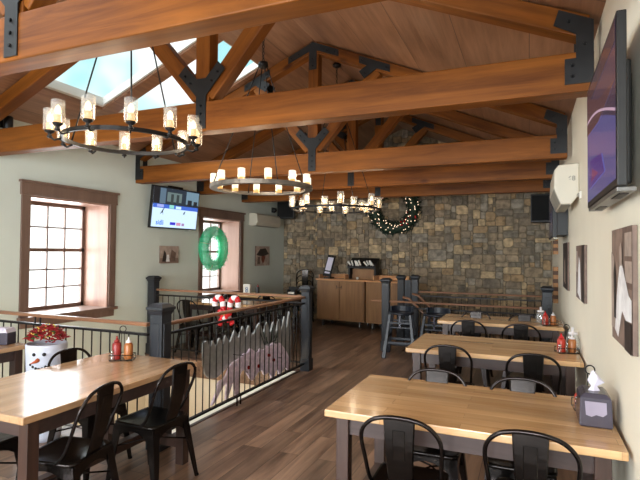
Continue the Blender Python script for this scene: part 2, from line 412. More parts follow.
# left windows: casing, reveal, sashes
def window(idx, y0, y1, z0, z1, oy0, oy1, oz0, oz1):
    root = bpy.data.objects.new('window_%d' % idx, None); C.objects.link(root); struct(root)
    root.location = (XL, (y0 + y1) / 2, z0); ox, oy, oz = root.location
    def fin(nm, mb, m, p=None, bev=0):
        bmesh.ops.translate(mb.bm, verts=mb.bm.verts[:], vec=(-ox, -oy, -oz))
        return finish(nm, mb, m, p or root, bev)
    t = MB()
    t.box(XL, XL + .025, oy0 + .02, y0, z0, z1 + .01); t.box(XL, XL + .025, y1, oy1 - .02, z0, z1 + .01)
    t.box(XL, XL + .032, oy0 + .005, oy1 - .005, z1 + .01, oz1 - .03); t.box(XL, XL + .055, oy0 - .015, oy1 + .015, oz1 - .03, oz1)
    t.box(XL, XL + .038, oy0 + .005, oy1 - .005, z1, z1 + .018)
    fin('casing', t, M['trim'], bev=.002)
    t = MB(); t.box(XL - WT + .07, XL + .07, oy0, oy1, z0 - .035, z0 + .006); t.box(XL, XL + .025, oy0 + .03, oy1 - .03, z0 - .13, z0 - .035)
    # keep the stool inside the opening where it passes through the wall
    fin('sill', t, M['trim'], bev=.003)
    t = MB(); t.box(XL - WT + .07, XL, y0 - .001, y0 + .02, z0, z1); t.box(XL - WT + .07, XL, y1 - .02, y1 + .001, z0, z1); t.box(XL - WT + .07, XL, y0, y1, z1 - .02, z1 + .001)
    fin('reveal', t, M['reveal'])
    xo = XL - WT + .07
    t = MB(); a0, a1, c0, c1 = y0 + .02, y1 - .02, z0, z1 - .02; zm = c0 + (c1 - c0) * .56
    for u0, u1, v0, v1 in ((a0, a0 + .05, c0, c1), (a1 - .05, a1, c0, c1), (a0, a1, c0, c0 + .06), (a0, a1, c1 - .05, c1)): t.box(xo, xo + .05, u0, u1, v0, v1)
    t.box(xo, xo + .05, a0, a1, zm - .022, zm + .022)
    fin('sash_frame', t, M['trim'])
    t = MB()
    for k in range(1, 4):
        yy = a0 + .05 + (a1 - a0 - .1) * k / 4; t.box(xo + .01, xo + .035, yy - .009, yy + .009, c0, c1)
    for zz in [c0 + .06 + (zm - .082 - c0) * k / 3 for k in (1, 2)] + [zm + .022 + (c1 - .05 - zm - .022) * .5]: t.box(xo + .01, xo + .035, a0, a1, zz - .009, zz + .009)
    fin('muntin_grid', t, M['trim'])
    t = MB(); t.box(xo + .018, xo + .024, a0 + .02, a1 - .02, c0 + .02, c1 - .02); fin('pane', t, M['glass'])
window(1, *WIN[0], 4.0, 5.5, .66, 2.46)
window(2, *WIN[1], 7.45, 9.0, .66, 2.43)

# ------------------------------------------------------------------ trusses
def beam(name, p0, p1, w, t, parent, mat=None, bev=.008):
    """timber from p0 to p1 (x,z) centred in y; w = depth, t = thickness"""
    p0, p1 = Vector((p0[0], 0, p0[1])), Vector((p1[0], 0, p1[1])); L = (p1 - p0).length
    m = MB(); m.cbox((0, 0, 0), (L, t, w)); o = finish(name, m, mat or M['beam'], parent, bev)
    o.location = (p0 + p1) / 2; d = (p1 - p0); o.rotation_euler = (0, -math.atan2(d.z, d.x), 0); return o
def plate(parent, pts, t, bolts=(), name='gusset_plate'):
    m = MB()
    for s in (-1, 1):
        a = s * t / 2; m.mi = 0
        m.prism(pts, min(a, a + s * .008), max(a, a + s * .008))
        m.mi = 1
        for (x, z) in bolts:
            m.loft([[(x + .011 * math.cos(k * PI / 3), a + s * .008, z + .011 * math.sin(k * PI / 3)) for k in range(6)],
                    [(x + .009 * math.cos(k * PI / 3), a + s * .018, z + .009 * math.sin(k * PI / 3)) for k in range(6)]])
    return finish(name, m, [M['plate'], M['bolt']], parent)
H, D = 2.66, .257
def truss(Y, label):
    t = thing('roof_truss', label, 'roof truss', (RX, Y, H), 0, 'timber roof trusses')
    TT = .15; hw = (XR - XL) / 2
    def Lz(x): return zc_(RX + x) - H      # ceiling height above chord bottom, local
    beam('tie_beam', (-hw + .012, D / 2), (hw - .012, D / 2), D, TT, t)
    dn = .155
    for s in (-1, 1):
        x1 = s * (hw - .06); off = dn / 2 + .012
        x0 = s * .02
        beam('rafter', (x0, Lz(x0) - off), (x1, Lz(x1) - off), dn * .93, TT - .01, t)
        # strut from king foot to rafter
        beam('strut', (s * .05, D + .06), (s * .86, Lz(.86) - .155), .145, TT - .03, t)
    beam('king_post', (0, D), (0, Lz(0) - .06), .145, TT - .02, t)
    # plates
    w = .052
    plate(t, [(-w, .02), (w, .02), (w, D + .05), (w + .19, D + .26), (w + .12, D + .33), (w - .005, D + .2), (-w + .005, D + .2), (-w - .12, D + .33), (-w - .19, D + .26), (-w, D + .05)], TT,
          [(0, .08), (0, .15), (0, .22), (.17, D + .24), (-.17, D + .24), (.11, D + .17), (-.11, D + .17)])
    p = Lz(0)
    def rz(x, d): return Lz(x) - d
    plate(t, [(-.36, rz(.36, .035)), (0, p - .035), (.36, rz(.36, .035)), (.36, rz(.36, .125)), (.052, rz(.052, .13)), (.052, p - .4), (-.052, p - .4), (-.052, rz(.052, .13)), (-.36, rz(.36, .125))], TT,
          [(-.31, rz(.31, .08)), (.31, rz(.31, .08)), (0, p - .35), (0, p - .26), (.2, rz(.2, .09)), (-.2, rz(.2, .09))])
    for s in (-1, 1):
        P = [(.64, rz(.64, .04)), (1.04, rz(1.04, .04)), (1.04, rz(1.04, .13)), (.87, rz(.87, .135)), (.71, rz(.71, .31)), (.64, rz(.64, .24)), (.74, rz(.74, .135)), (.64, rz(.64, .13))]
        plate(t, [(s * x, z) for x, z in P], TT, [(s * .68, rz(.68, .085)), (s * 1.0, rz(1.0, .085)), (s * .72, rz(.72, .24))])
        e = hw - .015
        P = [(e - .165, .05), (e, .05), (e, rz(e, .04)), (e - .2, rz(e - .2, .03)), (e - .23, rz(e - .23, .14)), (e - .1, rz(e - .1, .16)), (e - .1, .215), (e - .165, .215)]
        plate(t, [(s * x, z) for x, z in P], TT, [(s * (e - .12), .1), (s * (e - .12), .17), (s * (e - .05), .3), (s * (e - .14), rz(e - .14, .09))])
    return t
for Y, lb in ((1.88, 'nearest timber roof truss, its tie beam crossing the top left corner'),
              (3.58, 'second timber roof truss, its long tie beam crossing right above both ring chandeliers'),
              (5.95, 'third timber roof truss whose peak plate shows beyond the hanging chain'),
              (7.48, 'fourth timber roof truss, just behind the third tie beam'),
              (9.0, 'farthest timber roof truss, close to the stone wall')):
    truss(Y, lb)

# ------------------------------------------------------------------ railings
def post(x, y, h, label, w=.12):
    t = thing('railing_post', label, 'post', (x, y, 0), 0, 'blue grey railing posts')
    m = MB(); q = w / 2
    m.box(-q, q, -q, q, 0, h - .07)
    for s in (-1, 1):
        m.box(-q * .6, q * .6, s * q - .006, s * q + .006, .2, h - .16); m.box(s * q - .006, s * q + .006, -q * .6, q * .6, .2, h - .16)
    m.box(-q - .012, q + .012, -q - .012, q + .012, 0, .16)
    finish('shaft', m, M['postpaint'], t, .003)
    m = MB()
    def sq(r, z): return [(-r, -r, z), (r, -r, z), (r, r, z), (-r, r, z)]
    m.loft([sq(q, h - .09), sq(q + .008, h - .075), sq(q + .012, h - .06), sq(q + .024, h - .045), sq(q + .024, h - .028), sq(q - .01, h), ])
    finish('cap', m, M['postpaint'], t, .002)
    return t
def railing(p0, p1, label, zt=1.02, zs=.92, zb=.1, step=.105, ext0=0, ext1=0, feet=(.45,), sl=0, rail=True):
    p0, p1 = Vector(p0), Vector(p1); d = (p1 - p0); L = d.length
    t = thing('guard_railing', label, 'railing', (p0.x, p0.y, 0), math.atan2(d.y, d.x), 'guard railings')
    m = MB()
    m.loft([[(x, -.024, zt - .03 + sl * x), (x, .024, zt - .03 + sl * x), (x, .028, zt - .008 + sl * x), (x, .016, zt + sl * x), (x, -.016, zt + sl * x), (x, -.028, zt - .008 + sl * x)] for x in (-ext0, L + ext1)])
    finish('handrail', m, M['rail'], t, .002)
    m = MB(); m.loft([[(x, -.016, zs - .01 + sl * x), (x, .016, zs - .01 + sl * x), (x, .016, zs + .01 + sl * x), (x, -.016, zs + .01 + sl * x)] for x in (0, L)]); finish('upper_bar', m, M['iron'], t)
    m = MB(); m.box(0, L, -.016, .016, zb - .01, zb + .01); finish('bottom_bar', m, M['iron'], t)
    n = int(L / step)
    bal = None
    for i in range(1, n):
        x = L * i / n
        if sl == 0 and bal:
            o = bal.copy(); C.objects.link(o); o.parent = t; o.location = (x, 0, 0)
        else:
            m = MB(); m.tube([(0, 0, zb), (0, 0, zs + sl * x)], .006, 6); o = finish('baluster', m, M['iron'], t); o.location = (x, 0, 0); bal = o
    m = MB()
    for f in feet:
        for s in (-.035, .035):
            m.tube([(L * f + s, 0, .0), (L * f + s, 0, zb)], .008, 6); m.tube([(L * f + s, 0, zs), (L * f + s, 0, zt - .028 + sl * L * f)], .008, 6)
    finish('support_pair', m, M['iron'], t)
    return t
RXr = -2.83
post(-2.81, 3.26, 1.185, 'blue grey post nearest the camera beside the condiment caddy', .122)
post(-2.82, 6.2, 1.16, 'blue grey post at the far corner of the big floor opening', .115)
post(-5.5, 6.2, 1.22, 'blue grey post against the left wall under the television', .125)
railing((RXr, 3.34), (RXr, 6.12), 'black baluster railing along the walkway with grey reindeer boards behind it', feet=(.42,))
railing((-5.58, 3.25), (-2.93, 3.25), 'black baluster railing below the large left window', feet=(.5,))
railing((-5.42, 6.2), (-2.9, 6.2), 'black baluster railing across the far side holding the candy canes', feet=(.5,))
post(-2.2, 8.02, 1.2, 'dark post standing beside the front high chair', .12)
post(-2.19, 9.03, 1.21, 'dark post between the counter and the second stair', .115)
post(-1.93, 9.03, 1.22, 'dark post just right of the one behind the high chair', .115)
post(.24, 8.02, 1.15, 'dark post near the right wall beyond the far table', .13)
railing((-2.12, 8.02), (.17, 8.02), 'low railing in front of the back stair, nearer of two', .83, .72, ext0=.33, feet=(.5,))
railing((-1.86, 9.03), (.4, 9.03), 'railing behind the back stair, nearer the stone wall', .93, .84, feet=(.5,))
# dark board joining the two posts
m = MB(); m.box(-2.115, -2.005, 9.0, 9.04, .03, 1.12); tag(finish('infill_board', m, M['bluebk']), 'dark narrow board between two posts by the counter', 'board')
for y_, lb in ((8.16, 'sloping wooden handrail of the back stair, nearer one'), (8.88, 'sloping wooden handrail of the back stair, farther one')):
    t = thing('stair_handrail', lb, 'handrail', (-1.95, y_, .88)); m = MB()
    m.tube([(0, 0, 0), (.1, 0, -.02), (1.9, 0, -1.7)], .02, 8); finish('rail', m, M['rail'], t)
    m = MB()
    for x in (.15, 1.6): m.tube([(x, 0, -.065 - (x - .1) * .93), (x, 0, -.98 - (x - .0) * .99)], .009, 6)
    finish('support', m, M['iron'], t)

# ------------------------------------------------------------------ chairs
def make_chair(label):
    t = thing('metal_cafe_chair', label, 'chair', (0, 0, 0), 0, 'dark metal cafe chairs')
    def rr(hx, hy, z, r=.05, yo=0, n=4):
        out = []
        for (cx, cy, a0) in ((hx - r, hy - r, 0), (-hx + r, hy - r, PI / 2), (-hx + r, -hy + r, PI), (hx - r, -hy + r, 1.5 * PI)):
            for k in range(n + 1):
                a = a0 + PI / 2 * k / n; out.append((cx + r * math.cos(a), cy + r * math.sin(a) + yo, z))
        return out
    m = MB()
    m.loft([rr(.178, .175, .425), rr(.185, .182, .43), rr(.187, .184, .446), rr(.18, .177, .452), rr(.165, .162, .449), rr(.1, .1, .443, .04), rr(.03, .03, .442, .02)], smooth=True)
    # arched skirts
    for s in (-1, 1):
        for ax in (0, 1):
            xs = [-.165 + .33 * k / 8 for k in range(9)]
            low = [.40 - .085 * abs(x / .165) ** 2.2 for x in xs]
            P = [(x, .432) for x in xs] + [(x, z) for x, z in reversed(list(zip(xs, low)))]
            if ax == 0: m.prism(P, s * .176 - .002, s * .176 + .002, 'y')
            else: m.prism(P, s * .179 - .002, s * .179 + .002, 'x')
    finish('seat', m, M['metalseat'], t)
    for sx in (-1, 1):
        for sy in (-1, 1):
            top = Vector((sx * .17, sy * .166, .43)); bot = Vector((sx * .21, sy * (.2 if sy > 0 else .235), 0))
            m = MB(); loops = []
            for k in range(6):
                f = k / 5; c = top.lerp(bot, f); w = .036 * (1 - f) + .012 * f
                a = c + Vector((-sx * w * 1.6, sy * .008, 0)); o_ = c + Vector((sx * .008, sy * .008, 0)); e = c + Vector((sx * .008, -sy * w * 1.6, 0))
                i2 = c + Vector((sx * -.004, -sy * w * 1.6, 0)); i1 = c + Vector((-sx * .01, -sy * .01, 0)); i0 = c + Vector((-sx * w * 1.6, -sy * .004, 0))
                loops.append([a, o_, e, i2, i1, i0])
            m.loft(loops); m.lathe([(.014, 0), (.014, .012)], bot, 8)
            finish('leg', m, M['metal'], t)
    m = MB()
    m.tube([(-.176, -.19, .27), (0, 0, .30), (.176, .18, .27)], .006, 6); m.tube([(.176, -.19, .27), (0, 0, .306), (-.176, .18, .27)], .006, 6)
    finish('cross_brace', m, M['metal'], t)
    half = [(.178, -.06, .435), (.181, -.12, .50), (.187, -.165, .6), (.195, -.205, .7), (.182, -.228, .765), (.135, -.241, .815), (.07, -.247, .837), (0, -.248, .842)]
    pts = [(-x, y, z) for x, y, z in half] + [p for p in reversed(half[:-1])]
    m = MB(); m.tube(smooth_pts(pts, 4), .0105, 8); finish('back_frame', m, M['metal'], t)
    m = MB(); loops = []
    for k in range(9):
        f = k / 8; z = .44 + .397 * f; w = .058 + .019 * f; y = -.165 - .08 * f - .02 * math.sin(PI * f)
        loops.append([(-w, y + .004, z), (-w + .006, y - .006, z), (w - .006, y - .006, z), (w, y + .004, z), (w - .008, y + .001, z), (-w + .008, y + .001, z)])
    m.loft(loops, smooth=False)
    # embossed panel
    for f0, f1, w in ((.5, .86, .03),):
        L2 = []
        for f in (f0, (f0 + f1) / 2, f1):
            z = .44 + .397 * f; y = -.165 - .08 * f - .02 * math.sin(PI * f)
            L2.append([(-w, y - .006, z), (-w + .004, y - .0095, z), (w - .004, y - .0095, z), (w, y - .006, z)])
        m.loft(L2)
    finish('backrest', m, M['metalseat'], t)
    return t
ch = None
CH = [(-.575, 2.56, 0.02, 'dark metal chair nearest the camera at the front right table, left one'),
      (.015, 2.61, -.05, 'dark metal chair nearest the camera beside the napkin box'),
      (-.565, 3.12, PI + .02, 'dark metal chair on far side of the front right table, left one'),
      (-.045, 3.11, PI - .02, 'dark metal chair on far side of the front right table, nearer the right wall'),
      (-.64, 4.52, 0, 'dark metal chair on near side of the middle right table, left one'),
      (.02, 4.44, .03, 'dark metal chair on near side of the middle right table, nearer the right wall'),
      (-.655, 6.2, 0, 'dark metal chair on near side of the farthest right table, left one'),
      (-.086, 6.13, 0, 'dark metal chair on near side of the farthest right table, nearer the right wall'),
      (-.66, 6.68, PI, 'dark metal chair behind the farthest right table, left one'),
      (-.06, 6.64, PI, 'dark metal chair behind the farthest right table, nearer the right wall'),
      (-2.5, 2.12, PI / 2 + .2, 'dark metal chair at the left table, cut by the frame bottom beside the table leg'),
      (-2.46, 2.78, PI / 2 - .02, 'dark metal chair at the left table, its back nearest the walkway railing'),
      (-3.07, 2.8, -PI / 2, 'dark metal chair behind the left table below the snowman planter'),
      (-3.14, 2.0, -PI / 2, 'dark metal chair behind the left table near the left frame edge'),
      (-4.35, 2.45, PI / 2, 'dark metal chair at the small table by the left frame edge'),
      (-5.0, 7.9, 0, 'dark metal chair between the back left tables, nearer the window'),
      (-4.3, 7.95, 0, 'dark metal chair between the back left tables, nearer the walkway'),
      (-5.0, 6.62, 0, 'dark metal chair seen through the far railing, nearer the left wall'),
      (-4.3, 6.62, 0, 'dark metal chair seen through the far railing behind the candy canes'),
      (-3.75, 6.9, PI / 2, 'dark metal chair seen through the far railing at the table end'),
      ]
for x, y, rz, lb in CH:
    if ch is None: ch = make_chair(lb); ch.location = (x, y, 0); ch.rotation_euler = (0, 0, rz)
    else: dup(ch, (x, y, 0), rz, lb)
for k in range(4):
    r = dup(ch, (-4.75, 10.25, .12 * k), PI + .3, 'dark metal chair stacked by the stone wall, left of the counter', 'stacked dark metal chairs')

# ------------------------------------------------------------------ tables
def table(x0, x1, y0, y1, label, long='x', z=.76, group='wood topped dining tables'):
    cx, cy = (x0 + x1) / 2, (y0 + y1) / 2
    t = thing('dining_table', label, 'table', (cx, cy, 0), 0, group)
    hx, hy = (x1 - x0) / 2, (y1 - y0) / 2
    m = MB(); m.box(-hx, hx, -hy, hy, z - .04, z); finish('tabletop', m, M['top'] if long == 'x' else M['topy'], t, .006, 3)
    q = .07; ix = .06 if long == 'x' else .03; iy = .03 if long == 'x' else .05
    lx, ly = hx - ix - q / 2, hy - iy - q / 2
    for sx in (-1, 1):
        for sy in (-1, 1):
            m = MB(); m.cbox((sx * lx, sy * ly, (z - .04) / 2), (q, q, z - .04)); finish('leg', m, M['legwood'], t, .003)
    zz = z - .04
    for s in (-1, 1):
        m = MB(); m.box(-lx + q / 2, lx - q / 2, s * ly - .014, s * ly + .014, zz - .095, zz); finish('apron', m, M['apronwood'], t)
        m = MB(); m.box(s * lx - .014, s * lx + .014, -ly + q / 2, ly - q / 2, zz - .095, zz); finish('apron', m, M['apronwood'], t)
    for s in (-1, 1):
        m = MB()
        if long == 'x': m.box(s * lx - .025, s * lx + .025, -ly + q / 2, ly - q / 2, .12, .19)
        else: m.box(-lx + q / 2, lx - q / 2, s * ly - .025, s * ly + .025, .12, .19)
        finish('stretcher', m, M['legwood'], t)
    m = MB()
    if long == 'x': m.box(-lx + .02, lx - .02, -.03, .03, .12, .19)
    else: m.box(-.03, .03, -ly + .02, ly - .02, .12, .19)
    finish('stretcher', m, M['legwood'], t)
    return t
table(-1.04, .40, 2.53, 3.39, 'wood topped dining table in front at right, carrying the napkin box')
table(-1.04, .40, 4.46, 5.36, 'middle of the three wood topped tables along the right wall')
table(-1.09, .38, 6.45, 7.22, 'farthest of the three wood topped tables along the right wall')
table(-3.27, -2.385, 1.75, 3.19, 'large wood topped table at left with a glossy window reflection', 'y')
table(-5.25, -4.2, 2.2, 3.14, 'wood topped table at the left frame edge below the window', 'y')
table(-5.45, -3.95, 6.85, 7.6, 'wood topped table seen just behind the far railing')
table(-5.5, -4.1, 8.3, 9.05, 'wood topped table farther back left carrying the white box')

# ------------------------------------------------------------------ table items
def bottle(label, loc, h, r, mat, capmat, cat='bottle', name='sauce_bottle', group='sauce bottles'):
    t = thing(name, label, cat, loc, 0, group)
    m = MB(); m.lathe([(r * .95, 0), (r, .006), (r, h * .62), (r * .82, h * .7), (r * .55, h * .74)], seg=14); finish('body', m, mat, t)
    m = MB(); m.lathe([(r * .62, h * .74), (r * .62, h * .82), (r * .3, h * .84), (r * .12, h)], seg=12); finish('cap', m, capmat, t)
    return t
def shaker(label, loc, h=.085, r=.02, group='salt and pepper shakers'):
    t = thing('shaker', label, 'shaker', loc, 0, group)
    m = MB(); m.lathe([(r, 0), (r * 1.03, .01), (r * .8, h * .75)], seg=12); finish('jar', m, M['clear'], t)
    m = MB(); m.lathe([(r * .85, h * .75), (r * .85, h * .9), (r * .4, h)], seg=12); finish('lid', m, M['chrome'], t)
def caddy(loc, rz, where, hi=.2, first=('ketchup', 'canered'), second=('mustard', 'canewhite'), d=.17):
    x, y, z = loc
    t = thing('condiment_caddy', 'black wire condiment caddy ' + where, 'caddy', loc, rz, 'wire condiment caddies')
    m = MB(); w = .085
    def rect(hh, a, bb): m.tube([(-a, -bb, hh), (a, -bb, hh), (a, bb, hh), (-a, bb, hh)], .003, 5, closed=True)
    rect(.004, w, .055); rect(.045, w, .055)
    for k in range(5):
        xx = -w + 2 * w * k / 4
        for s in (-1, 1): m.tube([(xx, s * .055, .004), (xx, s * .055, .045)], .002, 5)
        m.tube([(xx, -.055, .004), (xx, .055, .004)], .002, 5)
    finish('basket', m, M['iron'], t)
    m = MB(); m.tube([(-.012, 0, .004), (-.012, 0, hi), ], .003, 6); m.tube([(.012, 0, .004), (.012, 0, hi)], .003, 6)
    m.torus((0, 0, hi + .022), .024, .0035, 14, 6, Matrix.Rotation(PI / 2, 3, 'X')); finish('handle', m, M['iron'], t)
    c, s = math.cos(rz), math.sin(rz)
    def W(a, bb): return (x + a * c - bb * s, y + a * s + bb * c, z + .008)
    bottle('red sauce bottle ' + where, W(-.045, .0), d, .034, M[first[0]], M[first[1]])
    bottle('orange sauce bottle ' + where, W(.045, .0), d * .95, .034, M[second[0]], M[second[1]])
    shaker('small glass shaker in front row of the caddy ' + where, W(-.068, -.03), .07, .016)
    shaker('small glass shaker at the back of the caddy ' + where, W(.02, .034), .08, .016)
    return t
caddy((-2.95, 2.99, .761), .5, 'on the left table before the post', .22, ('red', 'red'), ('mustard', 'canewhite'), .18)
caddy((.31, 3.13, .761), .1, 'behind the napkin box', .2, d=.11)
caddy((.3, 4.85, .761), .3, 'on the middle right table', .2, d=.16)
caddy((.22, 6.6, .761), .3, 'on the farthest right table', .2, d=.16)
# clear jars by the wall caddies
for (x, y, lb) in ((.36, 5.03, 'squat clear jar behind the sauces on the middle right table'), (.13, 6.78, 'squat clear jar behind the sauces on the farthest table')):
    t = thing('clear_jar', lb, 'jar', (x, y, .761)); m = MB(); m.lathe([(.045, 0), (.055, .01), (.055, .1), (.04, .14)], seg=16); finish('jar', m, M['clear'], t)
    m = MB(); m.lathe([(.042, .14), (.042, .155), (.012, .16), (.012, .2)], seg=12); finish('lid', m, M['canewhite'], t)
# napkin dispenser
t = thing('napkin_dispenser', 'smoke grey napkin dispenser with a tissue sticking out on the front right table', 'napkin dispenser', (.305, 2.92, .761), 0)
m = MB(); m.loft([[(-.07, -.1, 0), (.07, -.1, 0), (.07, .1, 0), (-.07, .1, 0)], [(-.075, -.105, .01), (.075, -.105, .01), (.075, .105, .01), (-.075, .105, .01)],
                  [(-.07, -.1, .145), (.07, -.1, .145), (.07, .1, .145), (-.07, .1, .145)], [(-.05, -.085, .165), (.05, -.085, .165), (.05, .085, .165), (-.05, .085, .165)]])
finish('case', m, M['smoke'], t, .006)
m = MB(); m.prism([(-.05, .13), (.045, .13), (.047, .075), (.03, .06), (.0, .066), (-.02, .055), (-.045, .062)], -.1085, -.1035, 'y'); finish('napkin_stack', m, M['tissuewin'], t)
m = MB(); m.loft([[(-.028, -.02, .165), (.0, -.03, .165), (.028, -.01, .165), (0, .012, .165)], [(-.012, -.01, .185), (.0, -.014, .185), (.016, -.004, .185), (0, .008, .185)],
                  [(-.03, -.02, .215), (.02, -.02, .225), (.05, .0, .205), (0, .015, .22)], [(-.01, -.01, .262), (.0, -.012, .265), (.008, -.004, .255), (0, .002, .262)]])
finish('tissue', m, M['tissue'], t)
# things on the back left tables
t = thing('carton', 'white carton with a blue mark on the back left table', 'box', (-5.2, 8.55, .761), .2); m = MB(); m.box(-.07, .07, -.05, .05, 0, .2); finish('box', m, M['white'], t, .004)
m = MB()
m.torus((0, -.0515, .12), .022, .007, 14, 4, Matrix.Rotation(PI / 2, 3, 'X')); m.torus((0, -.0515, .07), .022, .007, 14, 4, Matrix.Rotation(PI / 2, 3, 'X')); finish('mark', m, plain('blue_ink', (50, 110, 160), .5), t)
bottle('dark bottle with a red cap beside the white carton', (-4.93, 8.5, .761), .22, .03, M['black'], M['red'])
bottle('dark squat bottle left of the red capped one', (-5.02, 8.62, .761), .17, .035, M['black'], M['black'])
t = thing('napkin_holder', 'black napkin holder with white napkins at far end of the back left table', 'napkin holder', (-4.3, 8.75, .761)); m = MB(); m.box(-.09, .09, -.05, .05, 0, .035); m.box(-.09, .09, .03, .05, .0, .17); m.box(-.09, -.07, -.05, .05, .035, .12); m.box(.07, .09, -.05, .05, .035, .12); finish('holder', m, M['black'], t)
m = MB(); m.box(-.065, .065, -.06, .025, .036, .07); finish('napkins', m, M['white'], t)
# crumpled bag and bottle on the small left table
t = thing('green_glass_bottle', 'pale green glass jar on the table at the left frame edge', 'jar', (-4.62, 3.0, .761)); m = MB(); m.lathe([(.05, 0), (.055, .02), (.055, .13), (.03, .17), (.03, .19)], seg=14); finish('jar', m, glass('green_tinted_glass', (.7, .85, .75), .15, .3), t)
t = thing('napkin_dispenser', 'grey napkin dispenser on the table at the left frame edge', 'napkin dispenser', (-4.42, 3.02, .761), .3); m = MB(); m.box(-.1, .1, -.06, .06, 0, .11); finish('case', m, M['smoke'], t, .01)
m = MB(); m.loft([[(-.1 + .2 * k / 8, -.06 + .01 * math.sin(k * 2), .11) for k in range(9)] + [(.1 - .2 * k / 8, .06, .11) for k in range(9)], [(-.09 + .18 * k / 8, -.05 + .02 * math.sin(k * 3), .15 + .012 * math.sin(k * 2.3)) for k in range(9)] + [(.09 - .18 * k / 8, .04, .15) for k in range(9)]]); finish('napkins', m, M['tissue'], t)

# ------------------------------------------------------------------ snowman planter with poinsettia
t = thing('snowman_planter', 'white snowman faced planter filled with red poinsettia beside the left railing', 'planter', (-3.85, 3.03, 0))
m = MB(); m.lathe([(.12, 0), (.13, .05), (.145, .4), (.158, .7), (.163, .81), (.15, .82), (.14, .78)], seg=24); finish('pot', m, M['snow'], t)
m = MB()
fd = Vector((.79, -.61, 0)); sd = Vector((.61, .79, 0)); R0 = .193
def onpot(a, z, r=.155): return fd * math.cos(a) * (r + .0) + sd * math.sin(a) * r + Vector((0, 0, z))
m.mi = 0
for a in (-.62, -.12): m.ball(onpot(a, .745, .16), .015)
for k in range(7): m.ball(onpot(-.85 + k * .16, .66 - .035 * math.sin(PI * k / 6), .157), .011)
m.mi = 1; m.tube([onpot(-.42, .70, .15), onpot(-.48, .69, .17), onpot(-.6, .68, .21)], .01, 8, rs=[.02, .014, .003])
finish('face', m, [M['black'], M['orange']], t)
m = MB(); R = random.Random(5)
for i in range(330):
    a = R.uniform(0, 2 * PI); rr = .15 * math.sqrt(R.random()); c = Vector((rr * math.cos(a), rr * math.sin(a), .83 + .12 * (1 - (rr / .16) ** 2) + R.uniform(-.01, .02)))
    m.mi = 0 if R.random() < .88 else 1
    dr = R.uniform(0, 2 * PI); L = R.uniform(.03, .05); d = Vector((math.cos(dr), math.sin(dr), R.uniform(-.2, .5))); s_ = Vector((-math.sin(dr), math.cos(dr), 0)) * L * .32
    up = Vector((0, 0, .006))
    m.loft([[c - up, c - s_ * .3, c + up, c + s_ * .3], [c + d * L * .5 - up, c + d * L * .5 - s_, c + d * L * .5 + up, c + d * L * .5 + s_], [c + d * L - up * .1, c + d * L - s_ * .05, c + d * L + up * .1, c + d * L + s_ * .05]])
finish('petals', m, [M['redpetal'], M['leafgreen']], t)
m = MB()
for i in range(36):
    a = R.uniform(0, 2 * PI); rr = .14 * math.sqrt(R.random()); m.ball((rr * math.cos(a), rr * math.sin(a), .86 + .12 * (1 - (rr / .16) ** 2)), .005, 6, 4)
finish('flower_centre', m, M['yellow'], t)

# ------------------------------------------------------------------ candy canes on far railing
def cane(x, s, label):
    t = thing('candy_cane', label, 'decoration', (x, 6.13, .55), 0, 'candy canes on the far railing')
    pts = [(s * .16, s * .04, 0), (s * .1, s * .03, .08), (s * .03, 0, .17), (-s * -.01, 0, .26), (s * .0, 0, .33), (-s * .04, 0, .385), (-s * .1, 0, .385), (-s * .13, 0, .33), (-s * .13, 0, .26)]
    P = smooth_pts(pts, 6); m = MB(); n = len(P)
    for i in range(0, n - 3, 3):
        m.mi = (i // 3) % 4 // 2; m.tube(P[i:i + 4], .042, 10)
    finish('cane', m, [M['canered'], M['canewhite']], t)
    return t
cane(-4.15, 1, 'left red and white striped candy cane on the far railing')
cane(-4.01, -1, 'right red and white striped candy cane on the far railing')
t = thing('ribbon_bow', 'red bow with gold knot between the two candy canes', 'bow', (-4.08, 6.08, .72)); m = MB()
for s in (-1, 1):
    m.loft([[(s * .01, -.01, -.015), (s * .01, .01, -.015), (s * .01, .01, .015), (s * .01, -.01, .015)], [(s * .07, -.03, -.05), (s * .07, .02, -.05), (s * .07, .02, .06), (s * .07, -.03, .06)], [(s * .12, -.01, -.02), (s * .12, .01, -.02), (s * .12, .01, .03), (s * .12, -.01, .03)]], smooth=True)
    m.loft([[(0, -.02, -.01), (s * .03, -.02, -.01), (s * .03, 0, -.01), (0, 0, -.01)], [(s * .06, -.02, -.13), (s * .1, -.02, -.12), (s * .1, -.01, -.12), (s * .06, -.01, -.13)]])
finish('loops', m, M['canered'], t); m = MB(); m.ball((0, -.02, 0), .028); finish('knot', m, M['yellow'], t)

# ------------------------------------------------------------------ reindeer boards behind the railing
DA = [(4.1, 0.1), (4.18, 0.2), (4.22, 0.3), (4.3, 0.31), (4.36, 0.35), (4.42, 0.42), (4.49, 0.45), (4.56, .455), (4.64, 0.47), (4.7, .5), (4.76, 0.49), (4.83, .53), (4.89, 0.5), (4.99, 0.46), (5.06, .49), (5.13, 0.46), (5.2, .5), (5.28, 0.48), (5.36, .51), (5.44, 0.48), (5.53, .48), (5.61, 0.43), (5.75, 0.31), (5.82, 0.19), (5.79, 0.08), (5.67, 0.15), (5.57, 0.06), (5.46, 0.17), (5.37, 0.06), (5.26, 0.17), (5.16, 0.16), (5.09, 0.23), (4.99, 0.22), (4.88, 0.16), (4.79, 0.24), (4.7, 0.32), (4.62, 0.28), (4.61, 0.09), (4.52, 0.1), (4.49, 0.25), (4.42, 0.14), (4.35, 0.09), (4.36, 0.26), (4.25, 0.2), (4.18, 0.13)]
